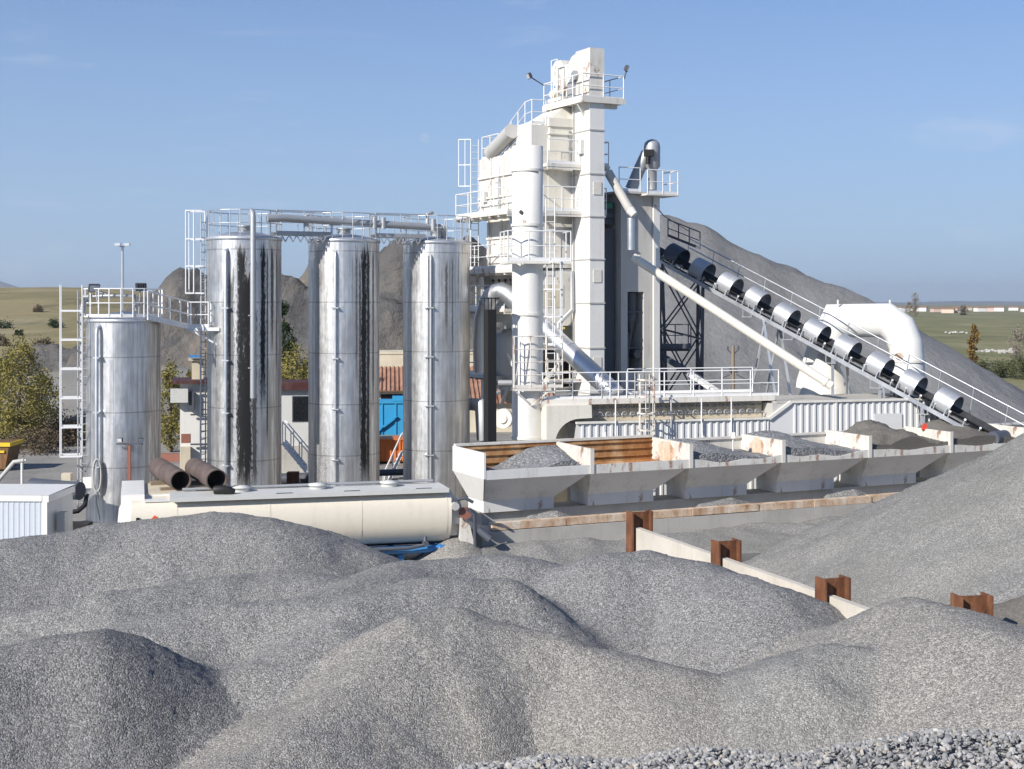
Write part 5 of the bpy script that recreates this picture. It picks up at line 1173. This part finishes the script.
# ================================================================== left foreground: container, skip, pipe stand
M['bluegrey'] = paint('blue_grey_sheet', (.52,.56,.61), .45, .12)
cf2 = Fr(G(47.5, 41.5), R(-2)); 
t = thing('site_container', 'pale grey corrugated site container cut by the left picture edge', 'container', cf2.p(-2, 1.2))
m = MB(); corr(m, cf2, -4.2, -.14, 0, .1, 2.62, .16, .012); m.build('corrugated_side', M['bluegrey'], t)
m = MB(); cf2.box(m, -4.2, -.02, .04, 2.2, .1, 2.62); m.build('body', M['cabin'], t)
m = MB(); cf2.box(m, -.15, .0, -.04, .04, .0, 2.80); cf2.box(m, -4.2, -.151, -.05, .04, 2.621, 2.80); cf2.box(m, .001, .05, -.04, 2.2, 2.60, 2.80); m.build('edge_frame', M['whitec'], t)
m = MB(); m.add([cf2.p(-4.2,-.05,2.805), cf2.p(.05,-.05,2.805), cf2.p(.05,2.25,2.84), cf2.p(-4.2,2.25,2.84)], [(0,1,2,3)]); m.add([cf2.p(-4.2,2.25,2.5), cf2.p(.05,2.25,2.5), cf2.p(.05,2.25,2.84), cf2.p(-4.2,2.25,2.84)], [(0,1,2,3)]); m.build('roof', M['whitec'], t)
m = MB(); cf2.box(m, .06, .30, .6, .9, 1.6, 2.2); m.build('meter_box', M['grey'], t)
q = G(4, 71.5); t = thing('skip', 'brown skip with a yellow rim at the left picture edge, in front of poplars', 'skip', q)
m = MB(); m.hexa([q+V(p) for p in ((-1.6,-.8,.1),(.35,-.8,.1),(.35,.8,.1),(-1.6,.8,.1),(-1.8,-.9,1.45),(.6,-.9,1.45),(.6,.9,1.45),(-1.8,.9,1.45))])
m.build('body', M['skipb'], t)
m = MB(); m.box(q+V((-.6,-.93,1.36)), (2.5,.06,.2)); m.box(q+V((.63,0,1.36)), (.06,1.9,.2)); m.box(q+V((.2,-.92,1.0)), (.3,.04,.12)); m.build('rim', M['yellow'], t)
m = MB(); m.pipe([W(-8,488,50), W(4,474,50), W(14,462,50), W(24,460.5,50)], .075, 10)
t = thing('loading_arm', 'bent dark loading pipe with a white post at the far left, behind the container', 'pipe', W(10,470,50)); m.build('bent_pipe', M['hose'], t)
m = MB(); m.tube(W(22,490,50), W(22,460,50), .05, 8); m.beam(W(16,461,50), W(26,460,50), .06); m.build('post', M['whitec'], t)
q0, q1 = W(32,487,53), W(80,491,52.2); t = thing('drain_vessel', 'dark horizontal cylinder on thin legs, left of the short tank foot', 'vessel', (q0+q1)/2)
m = MB(); m.tube(q0, q1, .34, 20); m.build('shell', M['dark'], t)
m = MB(); m.beam(W(30,484,53), W(74,482,53), .5, .06); m.build('lid', M['galvd'], t)
m = MB(); m.pipe([W(50,515,51.5), W(66,513,51.5), W(78,511,51.5), W(85,505,51.8), W(87,494,52)], .085, 10); m.tube(W(62,528,51.5), W(62,492,51.8), .05, 8); m.build('pipe_run', M['black'], t)
m = MB(); q = G(72, 51); m.box(q+V((0,0,.25)), (1.3,.7,.5)); m.build('sump', M['black'], t)
m = MB(); m.box(W(67,477,54), (.35,.3,.3)); solo(m, 'timber_block', M['plaster'], 'small pale block resting on the dark vessel beside the short tank', 'block', W(67,477,54))

# ================================================================== behind the silos
# white control cabin with air units
kf = Fr(G(180, 61.5), R(12)); t = thing('control_cabin', 'narrow white control cabin with a dark red roof edge, left of the stained silo', 'cabin', kf.p(.6, 1))
m = MB(); kf.box(m, 0, 1.5, 0, 2.4, 0, 4.95); m.build('wall', M['whitec'], t)
m = MB(); kf.box(m, -.35, 1.8, -.35, 2.6, 4.96, 5.10); m.build('roof', M['darkred'], t)
m = MB(); kf.box(m, -.4, .35, -.42, -.02, 4.15, 4.75); m.build('air_unit', M['cabin'], t)
m = MB(); kf.box(m, .38, .60, -.30, -.02, 3.8, 4.6); m.build('pump', M['dark'], t)
m = MB(); kf.box(m, .05, .45, -.012, .0, 2.35, 2.75); m.build('brown_patch', M['redbrown'], t)
m = MB(); kf.box(m, .5, 1.0, .3, .8, 5.12, 5.9); kf.box(m, .35,1.1,.2,.9,5.95,6.05); m.build('roof_vent', M['plaster'], t)
m = MB(); kf.box(m, .4,.95,-.1,.3,6.1,6.2); m.build('blue_cap', M['blue'], t)
m = MB(); ladder(m, kf.p(1.05,-.25,.1), kf.p(1.05,-.25,6.6), kf.d, .35, .03, .3)
for z in (1.2, 2.3, 3.6, 4.6): m.beam(kf.p(.45,-.2,z), kf.p(1.3,-.2,z), .05,.07)
m.build('ladder', M['dark'], t)
m = MB(); kf.box(m, .02, .45, -.3, -.02, 0, 2.2); m.build('tan_panel', M['plaster'], t)
m = MB(); q = G(176, 75); m.box(q+V((0,0,.22)), (3.2,.3,.44)); solo(m, 'low_wall', M['redbrown'], 'low red-brown wall on the yard between short tank and control cabin', 'wall', q)
# office hut with dark red roof in the first silo gap
of = Fr(G(283, 70), R(8)); t = thing('office_hut', 'pale grey office hut with a dark red roof and dark window, first silo gap', 'hut', of.p(1.5, 1))
m = MB(); of.box(m, -2.0, 1.45, 0, 2, 1.35, 4.15); m.build('wall', M['cabin'], t)
m = MB(); of.box(m, -2.2, 1.6, -.3, 2.2, 4.16, 4.55); m.build('roof', M['darkred'], t)
m = MB(); of.box(m, .45, 1.44, -.03, .02, 2.55, 3.85); m.build('window_frame', M['dark'], t)
m = MB(); of.box(m, .5, 1.39, -.045, -.032, 2.6, 3.8); m.build('window', M['glassdark'], t)
m = MB(); of.box(m, -2.0, 1.45, -.2, 2, 0, 1.34); m.build('plinth', M['concd'], t)
t = thing('stair', 'white open stair descending right from the office hut in the first gap', 'stair', W(296,455,67)); a, b = W(284,442,67), W(309,472,66)
m = MB()
for s_ in (-.4, .4): m.beam(a+V((0,s_,0)), b+V((0,s_,0)), .06, .16)
for k in range(8): m.box(a.lerp(b, (k+.5)/8), (.26,.8,.05))
m.build('flight', M['railw'], t)
m = MB()
for s_ in (-.4, .4):
    m.tube(a+V((0,s_,1.0)), b+V((0,s_,1.0)), .03, 6)
    for k in range(4): q = a.lerp(b, k/3)+V((0,s_,0)); m.tube(q, q+V((0,0,1.0)), .028, 6)
m.build('handrail', M['railw'], t)
m = MB(); q0, q1 = W(282,479,64), W(312,478,64); m.tube(q0, q1, .26, 14); m.beam(W(282,488,64), W(312,488,64), .3,.3); solo(m, 'dark_pipe', M['dark'], 'dark blue-grey pipe crossing the bottom of the first silo gap', 'pipe', (q0+q1)/2)
m = MB(); q = G(293, 63); m.box(q+V((0,0,.45)), (.5,.5,.9)); solo(m, 'rusty_box', M['rust'], 'small rusty box at the bottom of the first silo gap', 'box', q)
# tiled building, blue sheet and orange container in the second gap
bf = Fr(G(372, 95), R(5)); t = thing('tiled_building', 'tan building with an orange clay tile roof, second silo gap', 'building', bf.p(2, 2))
m = MB(); bf.box(m, -2, 10, 0, 6, 0, 2.7); m.build('wall', M['plaster'], t)
m = MB(); m.add([bf.p(-2.4,-.5,2.55), bf.p(10.4,-.5,2.55), bf.p(10.4,3,4.0), bf.p(-2.4,3,4.0)], [(0,1,2,3)])
for k in range(44): x = -2.3+k*.29; m.tube(bf.p(x,-.52,2.57), bf.p(x,3,4.02), .085, 6)
m.build('roof', M['rooftile'], t)
m = MB(); bf.box(m, -2.3, 10.3, 3.0, 6.2, 3.9, 4.9); bf.box(m, -2.4,10.4,2.95,6.3,4.91,5.1); m.build('upper_wall', M['plaster'], t)
m = MB(); bf.box(m, .6, 2.2, -.03, .02, 1.3, 2.3); m.build('window', M['glassdark'], t)
uf = Fr(G(368, 78), R(4)); t = thing('blue_skip', 'bright blue metal skip container standing on the orange container, second gap', 'skip', uf.p(1.5, .5, 1.2))
m = MB(); uf.box(m, -.6, 2.2, 0, 1.8, 1.15, 2.9)
for x in (0,.75,1.5): uf.box(m, x, x+.08, -.06, -.001, 1.15, 2.9)
m.build('body', M['cyan'], t)
m = MB(); uf.box(m, -.65, 2.25, -.08, 1.85, 2.901, 3.03); uf.box(m, 1.35, 2.2, -.1, .5, 3.031, 3.3); m.beam(uf.p(.4,-.15,1.3), uf.p(1.6,-.15,2.2), .10,.08); m.build('rim', M['cyan'], t)
yf = Fr(G(370, 74), R(4)); t = thing('orange_container', 'orange corrugated container at the bottom of the second silo gap', 'container', yf.p(1, .5))
m = MB(); corr(m, yf, -1, 4.0, 0, .15, 1.25, .24, .06); m.build('corrugated_side', M['orange'], t)
m = MB(); yf.box(m, -1, 4.0, .02, 2.2, .1, 1.25); yf.box(m, -1, 4.0, -.08, .02, 1.251, 1.33); m.build('body', M['orange'], t)
t = thing('stair', 'white steep stair in front of the orange container, second gap', 'stair', W(392,470,68)); a, b = W(402,452,68), W(384,492,67)
m = MB()
for s_ in (-.35, .35): m.beam(a+V((0,s_,0)), b+V((0,s_,0)), .06, .14)
for k in range(9): m.box(a.lerp(b, (k+.5)/9), (.24,.7,.05))
m.build('flight', M['railw'], t)
m = MB()
for s_ in (-.35, .35): m.tube(a+V((0,s_,.9)), b+V((0,s_,.9)), .03, 6); m.tube(b+V((0,s_,0)), b+V((0,s_,.9)), .03, 6); m.tube(a.lerp(b,.5)+V((0,s_,0)), a.lerp(b,.5)+V((0,s_,.9)), .03, 6)
m.build('handrail', M['railw'], t)
m = MB(); q0, q1 = W(374,473,63.5), W(404,472,63.5); m.tube(q0, q1, .15, 12); solo(m, 'dark_pipe', M['dark'], 'dark pipe crossing the bottom of the second silo gap', 'pipe', (q0+q1)/2)
# tiled shed seen through the tower legs
sf = Fr(G(462, 92), R(6)); t = thing('tiled_shed', 'small shed with clay tile roof, glimpsed between the cleanest silo and chimney', 'shed', sf.p(2, 2))
m = MB(); sf.box(m, -1, 6, 0, 4, 0, 2.0); m.build('wall', M['plaster'], t)
m = MB(); m.add([sf.p(-1.3,-.4,1.9), sf.p(6.3,-.4,1.9), sf.p(6.3,3,3.5), sf.p(-1.3,3,3.5)], [(0,1,2,3)])
for k in range(26): x = -1.2+k*.29; m.tube(sf.p(x,-.42,1.92), sf.p(x,3,3.52), .085, 6)
m.build('roof', M['rooftile'], t)
# utility pole behind the walkway
q = G(733, 92); t = thing('utility_pole', 'wooden utility pole with insulators against the grey spoil heap', 'pole', q)
m = MB(); m.tube(q, q+V((0,0,H-(346-HZ)*92/F)), .15, 10, .11); m.build('pole', M['wood'], t)
m = MB(); zt = H-(350-HZ)*92/F
for s_ in (-1, 1):
    m.beam(q+V((0,0,zt-.3)), q+V((s_*.35,0,zt)), .07); m.tube(q+V((s_*.35,0,zt)), q+V((s_*.35,0,zt+.25)), .06, 8)
    m.tube(q+V((s_*.2,-.1,zt-1.5)), q+V((s_*.2,-.1,zt-1.2)), .09, 8)
m.build('insulators', M['dark'], t)
m = MB()
for s_ in (-1, 1):
    a = q+V((s_*.2,-.1,zt-1.6)); b = W(733+s_*45, 384, 88); m.pipe([a, a.lerp(b,.35)-V((0,0,.25)), a.lerp(b,.7)-V((0,0,.2)), b], .022, 5)
m.build('cable', M['black'], t)
# parked white vehicle beyond the spoil heap
q = G(985, 131); t = thing('parked_van', 'small white van parked on the track at the right, with two dark windows', 'van', q); vf = Fr(q, R(14))
m = MB(); m.prism([vf.p(a, 0, z) for a, z in ((-1.3,.3),(-1.3,1.0),(-.95,1.12),(-.6,1.78),(1.2,1.78),(1.3,1.0),(1.3,.3))], vf.n*1.7); m.build('body', M['whitec'], t)
m = MB(); vf.box(m, -.55, .18, -.012, -.002, 1.08, 1.62); m.build('side_window', M['glassdark'], t)
m = MB(); vf.box(m, .38, 1.1, -.012, -.002, 1.08, 1.62); m.build('side_window', M['glassdark'], t)
for a in (-.8, .8):
    m = MB(); m.tube(vf.p(a,-.02,.32), vf.p(a,.2,.32), .32, 16); m.build('wheel', M['black'], t)
# pale daytime moon
n = NT('moon_surface'); n.t.nodes.remove(n.b); em = n.n('ShaderNodeEmission'); em.inputs[0].default_value = (.62,.70,.82,1); em.inputs[1].default_value = .75
tr = n.n('ShaderNodeBsdfTransparent'); mxs = n.n('ShaderNodeMixShader'); n.put(mxs.inputs[0], n.map(n.noise(.03, 4), .35, .65, .03, .18)); n.l(tr.outputs[0], mxs.inputs[1]); n.l(em.outputs[0], mxs.inputs[2]); n.l(mxs.outputs[0], n.out.inputs[0])
m = MB(); c = W(425, 138, 16000); m.lathe(c, [(.5,-58),(30,-50),(50,-30),(58,0),(50,30),(30,50),(.5,58)], 32)
solo(m, 'moon', n.m, 'faint pale daytime moon in the blue sky above the middle silo', 'moon', c)

# autumn air over the plain
m = MB(); m.box((0, 7000, 84), (24600, 14800, 172)); n = NT('haze_air'); n.t.nodes.remove(n.b); pv = n.n('ShaderNodeVolumePrincipled')
pv.inputs['Color'].default_value = (.82,.91,1.0,1); pv.inputs['Density'].default_value = .00009; pv.inputs['Anisotropy'].default_value = .2; n.l(pv.outputs[0], n.out.inputs['Volume'])
o = m.build('haze', n.m); o['kind'] = 'stuff'
